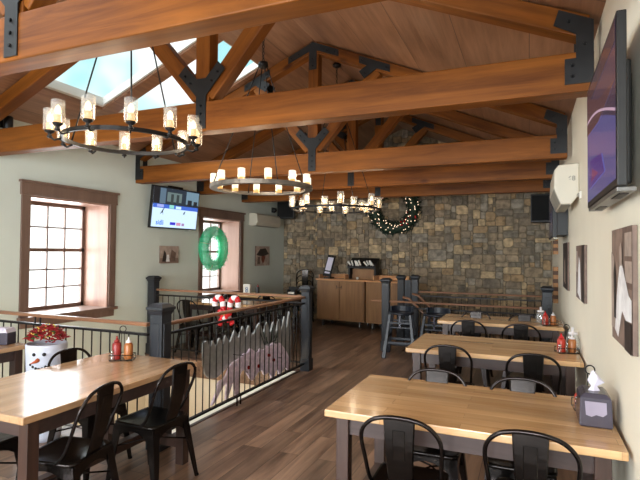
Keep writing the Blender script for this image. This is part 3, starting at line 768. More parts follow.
DB = [(4.1, 0.4), (4.06, 0.67), (4.09, .72), (4.13, 0.72), (4.15, .68), (4.19, 0.66), (4.22, 0.71), (4.28, 0.64), (4.34, 0.72), (4.4, 0.63), (4.45, 0.73), (4.53, 0.64), (4.63, 0.76), (4.7, 0.66), (4.79, 0.78), (4.86, 0.66), (4.92, 0.77), (5.01, 0.65), (5.17, 0.77), (5.26, 0.63), (5.34, 0.76), (5.43, 0.62), (5.52, 0.74), (5.59, 0.59), (5.66, 0.75), (5.73, 0.6), (5.82, 0.77), (5.88, 0.61), (5.96, 0.82), (6.02, 0.53), (6.0, 0.1), (5.8, .34), (5.4, .46), (5.0, .44), (4.6, .42), (4.3, .32)]
def round_poly(P, n=3):
    out = []
    L = len(P)
    for i in range(L):
        p0, p1, p2, p3 = [Vector(P[(i + k) % L] + (0,)) for k in (-1, 0, 1, 2)]
        for k in range(n):
            t = k / n; q = .5 * ((2 * p1) + (p2 - p0) * t + (2 * p0 - 5 * p1 + 4 * p2 - p3) * t * t + (3 * p1 - p0 - 3 * p2 + p3) * t ** 3); out.append((q.x, q.y))
    return out
m = MB(); m.prism(round_poly(DA), -2.905, -2.885, 'x'); o = tag(finish('reindeer_board', m, M['deer']), 'dusty grey cutout of a reindeer team fixed inside the walkway railing', 'decoration')
for q in (4.7, 5.5):
    m = MB(); m.tube([(-2.886, q, .3), (-2.84, q, .3)], .005, 6); finish('tie', m, M['iron'], o)
for (y, z) in ((4.78, .33), (5.24, .38), (5.0, .3), (5.36, .3)):
    m = MB(); m.ball((-2.878, y, z), .022); finish('red_ornament', m, M['redball'], o)
m = MB(); m.prism(round_poly(DB), -2.985, -2.965, 'x'); o = tag(finish('scalloped_board', m, M['deerback']), 'pale board with curled pointed tips behind the reindeer cutout', 'decoration')
for q in (4.6, 5.4):
    m = MB(); m.tube([(-2.966, q, .5), (-2.84, q, .5)], .005, 6); finish('tie', m, M['iron'], o)
# small dark wire antlers and greenery between the boards
t = tag(finish('pine_sprig', (lambda m: ([m.tube([(-2.935, 5.35 + .03 * i, .5), (-2.935 + .0, 5.35 + .05 * i + .03 * math.sin(i * 2.1), .62 + .06 * math.sin(i * 1.3))], .006, 5) for i in range(-4, 6)], m)[1])(MB()), M['pine']), 'dark pine sprig above the reindeer cutout', 'greenery')

# ------------------------------------------------------------------ chandeliers
def cam_ang(x, y): return math.atan2(-y, -x)     # direction towards the camera
def lamp_unit(parent, p, hgt=.15, r=.042, n_light=False, stalk=.03):
    px, py, pz = p
    m = MB(); m.lathe([(.008, 0), (.02, .008), (.012, .02), (.012, .03 + stalk - .03), (.03, stalk + .01), (.032, stalk + .02)], (0, 0, -.02), 10)
    h = finish('lamp_holder', m, M['iron'], parent); h.location = p
    m = MB(); z0 = stalk; m.lathe([(r, z0), (r, z0 + hgt)], seg=16, cap=False); finish('glass_shade', m, M['shade'], h)
    m = MB(); m.mi = 0; m.lathe([(.022, z0), (.022, z0 + hgt * .3), (.018, z0 + hgt * .36)], seg=10); m.mi = 1; m.lathe([(.012, z0 + hgt * .36), (.02, z0 + hgt * .5), (.017, z0 + hgt * .68), (.004, z0 + hgt * .8)], seg=10)
    finish('candle', m, [M['candle'], M['flame']], h)
    return h
def ring_chandelier(Y, zr, R, n, off, label, zhub, nrod, rodoff, hgt=.15, rs=.042, ring='thin', energy=6, tiers=False, lean=False):
    zt = zc_(RX) - .02
    t = thing('chandelier', label, 'chandelier', (RX + (.05 if lean else 0), Y, zr), 0)
    base = cam_ang(RX, Y) - PI / 2       # angle 0 = image right, 90 = towards camera
    base = base + 0
    m = MB(); m.lathe([(.02, zt - zr - .05), (.06, zt - zr - .035), (.065, zt - zr)], seg=16); finish('ceiling_canopy', m, M['iron'], t)
    m = MB(); m.chain((0, 0, zhub - zr + .05), (0, 0, zt - zr - .05)); finish('chain', m, M['iron'], t)
    m = MB(); m.lathe([(.015, zhub - zr + .06), (.05, zhub - zr + .045), (.055, zhub - zr), (.03, zhub - zr - .02)], seg=16); finish('hub', m, M['iron'], t)
    for k in range(nrod):
        a = base + rodoff + 2 * PI * k / nrod; m = MB()
        m.tube([(.045 * math.cos(a), .045 * math.sin(a), zhub - zr), (R * math.cos(a), R * math.sin(a), .01)], .0055, 6); finish('rod', m, M['iron'], t)
    m = MB()
    N_ = 48
    if ring == 'thin':
        loops = [[((R + dr) * math.cos(2 * PI * i / N_), (R + dr) * math.sin(2 * PI * i / N_), dz) for dr, dz in ((-.009, -.013), (.009, -.013), (.009, .013), (-.009, .013))] for i in range(N_ + 1)]
        m.loft(loops, cap=False); finish('ring', m, M['iron'], t)
    else:
        loops = [[((R + dr) * math.cos(2 * PI * i / N_), (R + dr) * math.sin(2 * PI * i / N_), dz) for dr, dz in ((-.055, -.012), (.02, -.012), (.02, .03), (.008, .03), (.008, .0), (-.055, .0))] for i in range(N_ + 1)]
        m.loft(loops, cap=False); finish('ring', m, M['ring'], t)
    for k in range(n):
        a = base + off + 2 * PI * k / n
        if ring == 'thin':
            zz = .0 if not tiers or k % 2 == 0 else -.05
            rr = (R * 1.17 if lean else R) if not tiers or k % 2 == 0 else R * .82
            if lean:
                m = MB(); m.tube([(R * math.cos(a), R * math.sin(a), -.015), (R * 1.1 * math.cos(a), R * 1.1 * math.sin(a), -.03), (rr * math.cos(a), rr * math.sin(a), -.012)], .007, 6); finish('arm', m, M['iron'], t)
            h = lamp_unit(t, (rr * math.cos(a), rr * math.sin(a), .0 + zz), hgt, rs)
        else:
            m = MB(); m.lathe([(.042, 0), (.042, .012)], seg=14); h = finish('lamp_holder', m, M['ring'], t); h.location = ((R - .02) * math.cos(a), (R - .02) * math.sin(a), .0)
            m = MB(); m.mi = 1; m.lathe([(.036, .012), (.036, .05)], seg=14); m.mi = 0; m.lathe([(.036, .05), (.036, .135), (.028, .14), (.006, .13)], seg=14); finish('candle', m, [M['pillar'], M['pillarlow']], h)
    for k in range(0, n, 2):
        a = base + off + 2 * PI * (k + .5) / n
        li = bpy.data.lights.new('candle_light', 'POINT'); li.energy = energy; li.color = (1, .8, .56); li.shadow_soft_size = .05
        lo = bpy.data.objects.new('candle_light', li); C.objects.link(lo); lo.parent = t; lo.location = (R * math.cos(a), R * math.sin(a), .1)
    return t
ring_chandelier(2.61, 2.375, .405, 12, .03, 'black ring chandelier with clear glass shades, nearest at upper left', 3.62, 3, PI / 2 + .05, .14, .04, energy=2, lean=True)
ring_chandelier(4.57, 2.29, .52, 12, .12, 'grey flat ring chandelier with white pillar candles, in the middle', 3.6, 4, .3, ring='wide', energy=2.5)
ring_chandelier(6.75, 2.25, .64, 16, .1, 'black chandelier crowded with glass shades, farthest one, left of the pine wreath', 3.9, 4, .4, .16, .046, energy=2, tiers=True)
ring_chandelier(-.6, 2.5, .52, 12, .0, 'black ring chandelier behind the camera', 3.62, 3, PI / 2, energy=8)  # invented, out of view, adds light from behind the camera

# ------------------------------------------------------------------ televisions
S = {}
def em(c, s=1.0):
    k = (c, s)
    if k not in S: S[k] = emis('screen_colour', c, s)
    return S[k]
def lettering(name, text, size, mat, parent, loc, rot):
    cu = bpy.data.curves.new(name, 'FONT'); cu.body = text; cu.size = size; cu.extrude = .0005; cu.offset = .002
    tmp = bpy.data.objects.new(name, cu); C.objects.link(tmp); bpy.context.view_layer.update()
    me = bpy.data.meshes.new_from_object(tmp.evaluated_get(bpy.context.evaluated_depsgraph_get())); me = me.copy()
    bpy.data.objects.remove(tmp); bpy.data.curves.remove(cu); me.materials.clear(); me.materials.append(mat); me.name = name
    o = bpy.data.objects.new(name, me); C.objects.link(o); o.parent = parent; o.location = loc; o.rotation_euler = rot; return o
def layered(name, polys, parent, axis, base, sgn, step=.0006):
    """flat picture: polygons in the (u,v) plane at 'base' on an axis, each a hair in front of the last"""
    m = MB(); mats = []
    for i, (pts, mat) in enumerate(polys):
        if mat not in mats: mats.append(mat)
        m.mi = mats.index(mat); a = base + sgn * step * i
        m.poly([(a, u, v) if axis == 'x' else (u, a, v) for u, v in pts])
    return finish(name, m, mats, parent)
def R4(a, b_, c, d): return [(a, c), (b_, c), (b_, d), (a, d)]
# left TV: local x out of wall, screen spans local y, z
t = thing('television', 'wall television on the left wall showing an ice rink broadcast', 'television', (XL + .17, 6.63, 2.32), 0)
t.rotation_euler = (0, math.radians(6), math.radians(-3))
w, h = 1.1, .68
m = MB(); m.box(-.05, 0, -w / 2, w / 2, -h / 2, h / 2); finish('housing', m, M['black'], t, .005)
u0, u1, v0, v1 = -w / 2 + .018, w / 2 - .018, -h / 2 + .022, h / 2 - .018
W_, H_ = u1 - u0, v1 - v0
def U(a): return u0 + W_ * a
def V(a): return v0 + H_ * a
P = [(R4(U(0), U(1), V(0), V(1)), em((196, 222, 252), 1.0)),
     (R4(U(0), U(1), V(.56), V(1)), em((40, 52, 66), .7)),
     (R4(U(0), U(.12), V(.6), V(1)), em((30, 30, 36), .6)), (R4(U(.13), U(.25), V(.6), V(.98)), em((96, 120, 140), .7)),
     (R4(U(.28), U(.6), V(.66), V(.9)), em((110, 130, 130), .7)), (R4(U(.36), U(.42), V(.62), V(.86)), em((60, 72, 74), .6)), (R4(U(.48), U(.54), V(.62), V(.86)), em((60, 72, 74), .6)),
     (R4(U(.7), U(1), V(.64), V(.98)), em((120, 150, 168), .7)), (R4(U(.74), U(.84), V(.6), V(.76)), em((30, 40, 52), .6)), (R4(U(.88), U(.97), V(.6), V(.74)), em((30, 40, 52), .6)),
     (R4(U(0), U(1), V(.48), V(.58)), em((58, 96, 190), 1)), (R4(U(.08), U(.22), V(.5), V(.57)), em((150, 160, 220), 1)), (R4(U(.34), U(.44), V(.49), V(.58)), em((130, 200, 190), 1)), (R4(U(.48), U(.6), V(.49), V(.56)), em((190, 220, 230), 1)),
     ([(U(.15), V(.32)), (U(.2), V(.44)), (U(.23), V(.5)), (U(.24), V(.49)), (U(.21), V(.4)), (U(.22), V(.31)), (U(.2), V(.37))], em((30, 40, 60), .7)),
     ([(U(.64), V(.34)), (U(.67), V(.42)), (U(.7), V(.46)), (U(.7), V(.43)), (U(.68), V(.36)), (U(.66), V(.38))], em((30, 40, 60), .7)),
     (R4(U(.38), U(.5), V(.07), V(.14)), em((50, 40, 190), 1)), (R4(U(.52), U(.62), V(.06), V(.14)), em((190, 130, 160), 1)), (R4(U(.64), U(.7), V(.06), V(.13)), em((150, 120, 160), 1))]
layered('screen', P, t, 'x', .001, 1)
lettering('screen_lettering', 'sidli', .11, em((50, 110, 225), 1), t, (.014, U(.08), V(.06)), (PI / 2, 0, PI / 2))
m = MB(); m.box(-.156, -.05, -.15, .15, -.1, .1); m.box(-.12, -.02, -.12, .14, h / 2, h / 2 + .03); finish('bracket', m, M['iron'], t)
# right near TV (faces -x)
t = thing('television', 'large television at upper right seen nearly edge on with violet screen', 'television', (.31, 2.7, 2.23), 0)
w, h = 1.04, .68
m = MB(); m.box(.0, .035, -w / 2, w / 2, -h / 2, h / 2); finish('housing', m, M['black'], t, .004)
m = MB(); m.box(.035, .07, -w / 2 + .12, w / 2 - .1, -h / 2 + .02, h / 2 - .15); m.box(.07, .105, -.2, .2, -.2, .2); finish('back_cover', m, M['black'], t, .01)
m = MB(); m.box(.002, .07, -w / 2 + .03, w / 2 - .03, -h / 2 - .02, -h / 2 - .001); finish('speaker_bar', m, M['silver'], t, .003)
for a in (-w / 2 + .1, w / 2 - .35):
    m = MB(); m.box(.02, .055, a, a + .2, -h / 2 - .023, -h / 2 - .02); finish('speaker_grille', m, M['iron'], t)
u0, u1, v0, v1 = -w / 2 + .02, w / 2 - .02, -h / 2 + .03, h / 2 - .02; W_, H_ = u1 - u0, v1 - v0
sw = [(U(a), V(.42 + .28 * math.sin((a) * 1.6))) for a in [k / 12 for k in range(13)]]
sw2 = [(x, z + .012) for x, z in reversed(sw)]
P = [(R4(U(0), U(1), V(0), V(1)), em((78, 68, 92), .4)),
     ([(U(0), V(0)), (U(1), V(0)), (U(1), V(.3))] + [(x, z - .02) for x, z in reversed(sw)] + [(U(0), V(.3))], em((96, 94, 150), .5)),
     (R4(U(0), U(1), V(.86), V(1)), em((70, 58, 70), .4)),
     ([(U(.0), V(.62)), (U(.5), V(.72)), (U(1), V(.95)), (U(1), V(.6)), (U(.5), V(.55))], em((100, 72, 78), .45)),  # brownish upper shapes paint the room's reflection into the screen
     (sw + sw2, em((204, 170, 190), .6)),
     ([(U(.3), V(.12)), (U(.9), V(.1)), (U(.85), V(.34)), (U(.4), V(.28))], em((80, 60, 140), .5)), ([(U(.5), V(.16)), (U(.8), V(.14)), (U(.75), V(.25))], em((130, 60, 110), .5))]
layered('screen', P, t, 'x', -.001, -1)
# far right TV
t = thing('television', 'dark television on the right wall below the white air unit', 'television', (.25, 6.95, 2.14), 0)
w, h = 1.1, .64
m = MB(); m.box(0, .05, -w / 2, w / 2, -h / 2, h / 2); finish('housing', m, M['black'], t, .004)
m = MB(); m.box(.05, .165, -w / 2 + .02, .3, -h / 2 + .03, h / 2 - .03); finish('wall_mount', m, M['black'], t)
m = MB(); m.box(.01, .06, -w / 2 + .03, w / 2 - .03, -h / 2 - .015, -h / 2 - .001); finish('speaker_bar', m, M['offwhite'], t)
u0, u1, v0, v1 = -w / 2 + .02, w / 2 - .02, -h / 2 + .02, h / 2 - .02; W_, H_ = u1 - u0, v1 - v0
layered('screen', [(R4(U(0), U(1), V(0), V(1)), em((26, 28, 46), .4)), (R4(U(0), U(.5), V(.1), V(.5)), em((46, 48, 80), .4))], t, 'x', -.001, -1)

# ------------------------------------------------------------------ air units
def airunit(loc, rz, L, prof, label, txt=False):
    t = thing('air_conditioner', label, 'air conditioner', loc, rz)
    m = MB(); m.prism(prof, -L / 2, L / 2, 'y'); finish('body', m, M['offwhite'], t, .012, 3)
    return t
prof = [(0, 0), (0, -.29), (-.06, -.375), (-.15, -.375), (-.21, -.22), (-.205, -.06), (-.17, -.012)]
t = airunit((XR - .002, 5.52, 2.46), 0, .96, prof, 'white wall air conditioner on the right wall beside the large television')
m = MB(); m.loft([[(-.065, y_, -.379), (-.145, y_, -.379), (-.145, y_, -.371), (-.065, y_, -.371)] for y_ in (-.46, .46)]); m.loft([[(-.158, y_, -.365), (-.21, y_, -.235), (-.205, y_, -.233), (-.153, y_, -.363)] for y_ in (-.46, .46)]); finish('air_vent', m, M['grille'], t)
lettering('display_lettering', '68', .06, M['grille'], t, (-.09, -.4825, -.16), (PI / 2, 0, 0))
profl = [(0, 0), (.17, -.012), (.2, -.05), (.21, -.2), (.17, -.27), (.06, -.285), (0, -.26)]
t = airunit((XL + .002, 9.78, 2.46), 0, 1.1, profl, 'white wall air conditioner on the left wall by the stone corner')
m = MB(); m.loft([[(.07, y_, -.288), (.16, y_, -.278), (.16, y_, -.272), (.07, y_, -.28)] for y_ in (-.5, .5)]); finish('air_vent', m, M['grille'], t)

# ------------------------------------------------------------------ speakers
def speaker(x, y, z, w, d, h, rz, label, mount):
    t = thing('loudspeaker', label, 'loudspeaker', (x, y, z), rz)
    m = MB(); m.loft([[(-w / 2, -d / 2, -h / 2), (w / 2, -d / 2, -h / 2), (w * .38, d / 2, -h / 2), (-w * .38, d / 2, -h / 2)], [(-w / 2, -d / 2, h / 2), (w / 2, -d / 2, h / 2), (w * .38, d / 2, h / 2), (-w * .38, d / 2, h / 2)]]); finish('cabinet', m, M['black'], t, .01)
    m = MB(); m.box(-w / 2 + .02, w / 2 - .02, -d / 2 - .006, -d / 2 - .001, -h / 2 + .03, h / 2 - .03); finish('grille', m, plain('speaker_cloth', (10, 10, 11), .9), t)
    m = MB(); m.tube([(0, d / 2, 0)] + [mount], .016, 8); m.box(mount[0] - .05, mount[0] + .05, mount[1] - .01, mount[1], mount[2] - .06, mount[2] + .06); finish('bracket', m, M['iron'], t)
speaker(.2, 10.45, 2.5, .36, .3, .54, 0, 'large black loudspeaker high at the right end of the stone wall', (0, .39, 0))
speaker(-5.28, 10.45, 2.6, .42, .28, .4, .1, 'black loudspeaker high in the left corner above the stone', (0, .38, 0))
t = thing('security_camera', 'small dark dome camera on left wall above the air conditioner', 'camera', (XL + .001, 10.3, 2.6)); m = MB(); m.ball((.05, 0, 0), .055, 12, 8); m.cbox((.015, 0, 0), (.03, .12, .12)); finish('dome', m, M['black'], t)
t = thing('wall_lamp', 'small black fixture high on left wall under the ceiling', 'wall fixture', (XL + .001, 3.78, 3.07)); m = MB(); m.box(0, .02, -.04, .04, -.05, .06); finish('bracket', m, M['iron'], t); m = MB(); m.lathe([(.03, -.1), (.05, -.09), (.05, .07), (.03, .08)], (.09, 0, 0), 12); finish('housing', m, M['black'], t)
t = thing('thermostat_sensor', 'tiny round white sensor on right wall below the air unit', 'sensor', (XR - .001, 4.82, 2.14)); m = MB(); m.box(-.02, 0, -.035, .035, -.035, .035); finish('cover', m, M['white'], t, .01); m = MB(); m.ball((-.022, 0, 0), .018, 10, 6); finish('lens', m, M['grille'], t)

# ------------------------------------------------------------------ pictures
def pm(c): return plain('sepia_print', c, .6, noise=.12, nscale=14)
sep = {k: pm(v) for k, v in dict(d=(48, 38, 34), m=(110, 90, 80), l=(176, 158, 146), w=(250, 248, 250), g=(138, 116, 104), r=(120, 60, 40)).items()}
def canvas(side, y0, y1, z0, z1, polys, label):
    x = XR if side > 0 else XL; s = -side
    t = thing('canvas_print', label, 'picture', (x, (y0 + y1) / 2, (z0 + z1) / 2)); w, h = y1 - y0, z1 - z0
    m = MB(); a, c = sorted((s * .002, s * .022)); m.box(a, c, -w / 2, w / 2, -h / 2, h / 2); finish('canvas', m, sep['m'], t, .002)
    layered('print', [([(-w / 2 + w * u, -h / 2 + h * v) for u, v in p], sep[k]) for p, k in polys], t, 'x', s * .023, s)
# u runs along +Y (away from camera); on the right wall the image is seen with u increasing to the left
couple = [(R4(0, 1, 0, 1), 'g'), (R4(0, .42, .5, 1), 'm'), (R4(0, .3, .55, .72), 'l'), (R4(.0, .3, .76, .95), 'l'), ([(.75, .1), (1, .1), (1, .8), (.85, .75), (.78, .5)], 'l'),
          ([(.0, .25), (.25, .24), (.42, .3), (.62, .05), (.8, .1), (.72, .3), (.7, .4), (.55, .66), (.45, .72), (.3, .6), (.12, .45), (0, .42)], 'w'), ([(.72, .2), (.84, .2), (.86, .6), (.8, .72), (.74, .6)], 'd'), (R4(0, .3, 0, .24), 'd'), ([(.4, .68), (.52, .68), (.52, .84), (.44, .88), (.4, .8)], 'l')]
canvas(1, 2.42, 2.97, 1.2, 1.75, couple, 'sepia canvas of a figure in white, nearest on the right wall')
canvas(1, 4.4, 5.12, 1.235, 1.7, [(R4(0, 1, 0, 1), 'm'), (R4(0, .3, 0, 1), 'd'), ([(.35, 0), (.8, .1), (.7, .5), (.6, .8), (.45, .7), (.4, .4)], 'w'), (R4(.75, .95, .5, .9), 'l')], 'sepia canvas, second along the right wall from the camera')
canvas(1, 6.25, 7.05, 1.21, 1.76, [(R4(0, 1, 0, 1), 'd'), ([(.4, .1), (.7, .15), (.65, .6), (.5, .7)], 'l')], 'dark sepia canvas, farthest along the right wall')
canvas(-1, 6.43, 6.89, 1.41, 1.7, [(R4(0, 1, 0, 1), 'l'), (R4(0, 1, 0, .3), 'g'), ([(.1, .1), (.35, .1), (.3, .6), (.2, .75)], 'd'), ([(.5, .1), (.8, .1), (.85, .6), (.6, .8), (.55, .5)], 'm'), ([(.3, .1), (.5, .1), (.45, .5), (.35, .5)], 'w')], 'small sepia canvas of figures under the left television')
canvas(-1, 9.5, 10.13, 1.3, 1.74, [(R4(0, 1, 0, 1), 'l'), ([(.05, .55), (.3, .85), (.7, .9), (.95, .6), (.6, .5), (.3, .5)], 'd'), ([(.4, .5), (.7, .5), (.6, .2), (.5, .1), (.4, .3)], 'r'), ([(.1, .1), (.3, .1), (.3, .45), (.15, .45)], 'm')], 'sepia canvas on left wall between the window and the stone corner')
# striped panels near the right corner
m1, m2 = plain('tan_stripe', (170, 124, 80), .6), plain('brown_stripe', (84, 56, 38), .6)
for z0, z1, lb in ((1.62, 2.1, 'upper narrow striped wooden hanging near the right corner'), (.85, 1.42, 'lower narrow striped wooden hanging near the right corner')):
    t = thing('striped_hanging', lb, 'wall hanging', (XR - .002, 8.75, z0)); m = MB(); h = z1 - z0; n = 9
    for i in range(n):
        m.mi = i % 2; m.loft([[(-.07, -.12, h * i / n), (0, -.12, h * i / n), (0, .12, h * (i) / n), (-.07, .12, h * i / n)], [(-.07, -.12, h * (i + 1) / n), (0, -.12, h * (i + 1) / n), (0, .12, h * (i + 1) / n), (-.07, .12, h * (i + 1) / n)]])
    finish('board', m, [m1, m2], t)

# ------------------------------------------------------------------ wreaths
def wreath(loc, R0, axis, label, big=True):
    t = thing('wreath', label, 'wreath', loc)
    R = random.Random(11); m = MB()
    def pt(a, r, o): return Vector((r * math.cos(a), o, r * math.sin(a))) if axis == 'y' else Vector((o, r * math.cos(a), r * math.sin(a)))
    m.tube([pt(2 * PI * k / 24, R0, 0) for k in range(24)], .11, 8, closed=True)
    for i in range(1300):
        a = R.uniform(0, 2 * PI); r = R0 + R.uniform(-.14, .14); o = R.uniform(-.08, .04)
        p = pt(a, r, o); q = pt(a + R.uniform(-.25, .25), r + R.uniform(-.09, .09), o + R.uniform(-.06, .05)); m.tube([p, p.lerp(q, .5), q], .006, 4, rs=[.009, .011, .002])
    finish('foliage', m, M['pine'], t)
    m = MB(); m.mi = 0
    Q = [pt(2 * PI * i / 95 * 1.0 + R.uniform(-.02, .02), R0 + R.uniform(-.15, .15), -.145 + R.uniform(-.015, .015)) for i in range(95)]
    m.tube(Q, .002, 4, closed=True); m.mi = 1
    for q in Q: m.ball(q, .0105, 6, 4)
    finish('light_string', m, [M['iron'], M['warmbulb']], t)
    o = None
    for i in range(24):
        p = pt(R.uniform(0, 2 * PI), R0 + R.uniform(-.12, .12), -.12)
        if o is None: m = MB(); m.ball((0, 0, 0), .022, 8, 5); o = finish('red_ornament', m, M['redball'], t); o.location = p
        else: q = o.copy(); C.objects.link(q); q.parent = t; q.location = p
wreath((-2.78, 10.74, 2.6), .45, 'y', 'green wreath with white lights and red berries on the stone wall')
t = thing('tinsel_wreath', 'shiny green tinsel wreath hanging in the second left window', 'wreath', (XL + .06, 7.86, 1.67))
m = MB(); R = random.Random(2)
P = [(0, .32 * math.cos(2 * PI * k / 36), .33 * math.sin(2 * PI * k / 36)) for k in range(36)]
m.tube(P, .1, 10, closed=True)
for i in range(420):
    a = R.uniform(0, 2 * PI); b2 = R.uniform(0, 2 * PI); rr = .1
    c = Vector((rr * math.sin(b2), (.32 + rr * math.cos(b2)) * math.cos(a), (.33 + rr * math.cos(b2)) * math.sin(a))); d = Vector((math.sin(b2), math.cos(b2) * math.cos(a), math.cos(b2) * math.sin(a)))
    m.tube([c, c + d * .03 + Vector((0, R.uniform(-.02, .02), R.uniform(-.02, .02)))], .004, 4)
finish('tinsel', m, M['tinsel'], t)
m = MB(); m.tube([(0, 0, .41), (0, 0, .56)], .003, 5); finish('hanging_string', m, M['tinseltape'], t)
for k in range(5):
    m = MB(); a = k * 1.26 + .4; c = Vector((0, .31 * math.cos(a), .36 * math.sin(a))); m.tube([c + Vector((.1, 0, 0)), c + Vector((.075, .08 * math.cos(a), .08 * math.sin(a))), c + Vector((.0, .107 * math.cos(a), .107 * math.sin(a)))], .006, 5); finish('ribbon', m, M['tinseltape'], t)

# ------------------------------------------------------------------ counter by the stone wall
t = thing('serving_counter', 'wood fronted serving counter on casters against the stone wall', 'counter', (-3.3, 10.28, 0), math.radians(-7))
def cabinet(x0, x1):
    m = MB(); m.box(x0, x1, -.3, .28, .14, 1.0); finish('cabinet_body', m, M['cab'], t, .003)
cabinet(-1.02, .13); cabinet(.17, .95)
for x0, x1 in ((-1.0, -.46), (-.44, .11), (.19, .93)):
    m = MB(); m.box(x0, x1, -.318, -.3, .16, .98); finish('door', m, M['cab'], t, .003)
m = MB(); m.box(-1.04, .97, -.34, .29, 1.0, 1.035); finish('worktop', m, M['cabtop'], t, .004)
m = MB(); m.box(-1.04, .97, .1, .125, 1.035, 1.13); m.box(-1.04, -1.015, -.2, .1, 1.035, 1.12); m.box(-.4, -.375, -.2, .1, 1.035, 1.13); m.box(.28, .305, -.2, .1, 1.035, 1.13); finish('upstand', m, M['cabtop'], t, .002)
for x in (-.9, .0, .3, .85):
    for y in (-.22, .2):
        m = MB(); m.tube([(x - .014, y, .045), (x + .014, y, .045)], .045, 12); m.box(x - .018, x + .018, y - .02, y + .02, .07, .14); finish('caster', m, M['silver'], t)
m = MB()
for a, c in ((-.52, -.40),): m.tube([(a, -.322, .82), (a, -.322, .9)], .005, 5); m.tube([(c, -.322, .82), (c, -.322, .9)], .005, 5); m.tube([(a, -.322, .86), (c, -.322, .86)], .005, 5)
finish('carved_mark', m, M['legwood'], t)
t = thing('card_reader_stand', 'dark tilted tablet stand with a pale screen at left end of the counter', 'tablet stand', (-4.09, 10.2, 1.036), -.12)
m = MB(); m.box(-.1, .06, -.1, .1, 0, .03); m.box(-.03, .01, .02, .05, .03, .3); finish('base', m, M['black'], t, .004)
m = MB(); Rt = Matrix.Rotation(-.3, 3, 'X') @ Matrix.Rotation(.12, 3, 'Y'); m.cbox((-.0, -.02, .28), (.19, .03, .48), Rt); finish('tablet', m, M['black'], t, .006)
m = MB(); m.cbox(Vector((0, -.02, .28)) + Rt @ Vector((0, -.018, .04)), (.14, .004, .3), Rt); m.cbox(Vector((0, -.02, .28)) + Rt @ Vector((0, -.018, -.16)), (.13, .004, .04), Rt); finish('screen', m, M['tissue'], t)
t = thing('cutlery_rack', 'black rack holding white wrapped cutlery on the serving counter', 'rack', (-3.35, 10.36, 1.036), -.12)
m = MB(); m.box(-.33, -.29, -.1, .1, 0, .34); m.box(.29, .33, -.1, .1, 0, .34)
m.loft([[(-.33, -.14, .24), (.33, -.14, .24), (.33, .1, .34), (-.33, .1, .34)], [(-.33, -.14, .28), (.33, -.14, .28), (.33, .1, .46), (-.33, .1, .46)]]); finish('frame', m, M['black'], t)
m = MB(); R = random.Random(9)
for x in (-.24, -.18, -.1, -.05, .0, .16, .2, .25, .3):
    a = R.uniform(-.09, -.02); m.tube([(x, -.16, .29 + R.uniform(0, .03)), (x + a, -.18, .38 + R.uniform(0, .05))], .02, 7)
finish('napkin_rolls', m, M['white'], t)
m = MB(); m.box(-.26, .26, -.02, .08, 0, .22); finish('wood_insert', m, M['cab'], t)
t = thing('white_cup', 'tiny white cup on the counter before the cutlery rack', 'cup', (-3.42, 10.14, 1.036)); m = MB(); m.lathe([(.02, 0), (.03, .05), (.026, .05), (.018, .008)], seg=12); finish('cup', m, M['white'], t)

# ------------------------------------------------------------------ high chairs
def highchair(x, y, rz, label):
    t = thing('high_chair', label, 'high chair', (x, y, 0), rz, 'dark wooden high chairs'); t.scale = (1, 1, .9)
    for sx in (-1, 1):
        for sy in (-1, 1):
            m = MB(); m.loft([[(sx * .235 + a, sy * .23 + c, 0) for a, c in ((-.028, -.028), (.028, -.028), (.028, .028), (-.028, .028))], [(sx * .155 + a, sy * .14 + c, .74) for a, c in ((-.018, -.018), (.018, -.018), (.018, .018), (-.018, .018))]]); finish('leg', m, M['bluebk'], t, .003)
    m = MB(); m.box(-.155, .155, -.15, .15, .5, .525); finish('seat', m, M['bluebk'], t, .003)
    m = MB()
    for s in (-1, 1): m.box(-.21, .21, s * .2 - .01, s * .2 + .01, .24, .28); m.box(s * .2 - .01, s * .2 + .01, -.2, .2, .32, .36); m.box(-.17, .17, s * .155 - .01, s * .155 + .01, .58, .61)
    finish('footrest', m, M['bluebk'], t)
    m = MB(); m.loft([[(.19 * math.cos(a) * k, .17 * math.sin(a) * k * (1 if math.sin(a) < 0 else 1), z) for a in [2 * PI * i / 20 for i in range(20)]] for k, z in ((1.0, .73), (1.08, .74), (1.08, .765), (.78, .77), (.78, .73))], smooth=True, cap=False)
    finish('arm_ring', m, M['bluebk'], t)
    m = MB(); m.loft([[(.2 * math.cos(a), .18 * math.sin(a), z) for a in [PI * (.1 + .8 * i / 10) for i in range(11)]] + [(.17 * math.cos(a), .15 * math.sin(a), z) for a in [PI * (.9 - .8 * i / 10) for i in range(11)]] for z in (.76, .86)]); finish('backrest', m, M['bluebk'], t, .003)
    m = MB(); m.box(-.012, .012, -.165, -.15, .52, .74); finish('crotch_strap', m, M['smoke'], t)
highchair(-1.86, 7.68, .1, 'dark blue wooden high chair standing before the dark post')
highchair(-1.3, 7.68, -.1, 'dark blue wooden high chair left of the farthest right table')


# baseboard along right wall
m = MB(); m.box(XR - .018, XR, YF, 8.0, 0, .12); struct(finish('baseboard_right', m, M['trim'], None, .003))

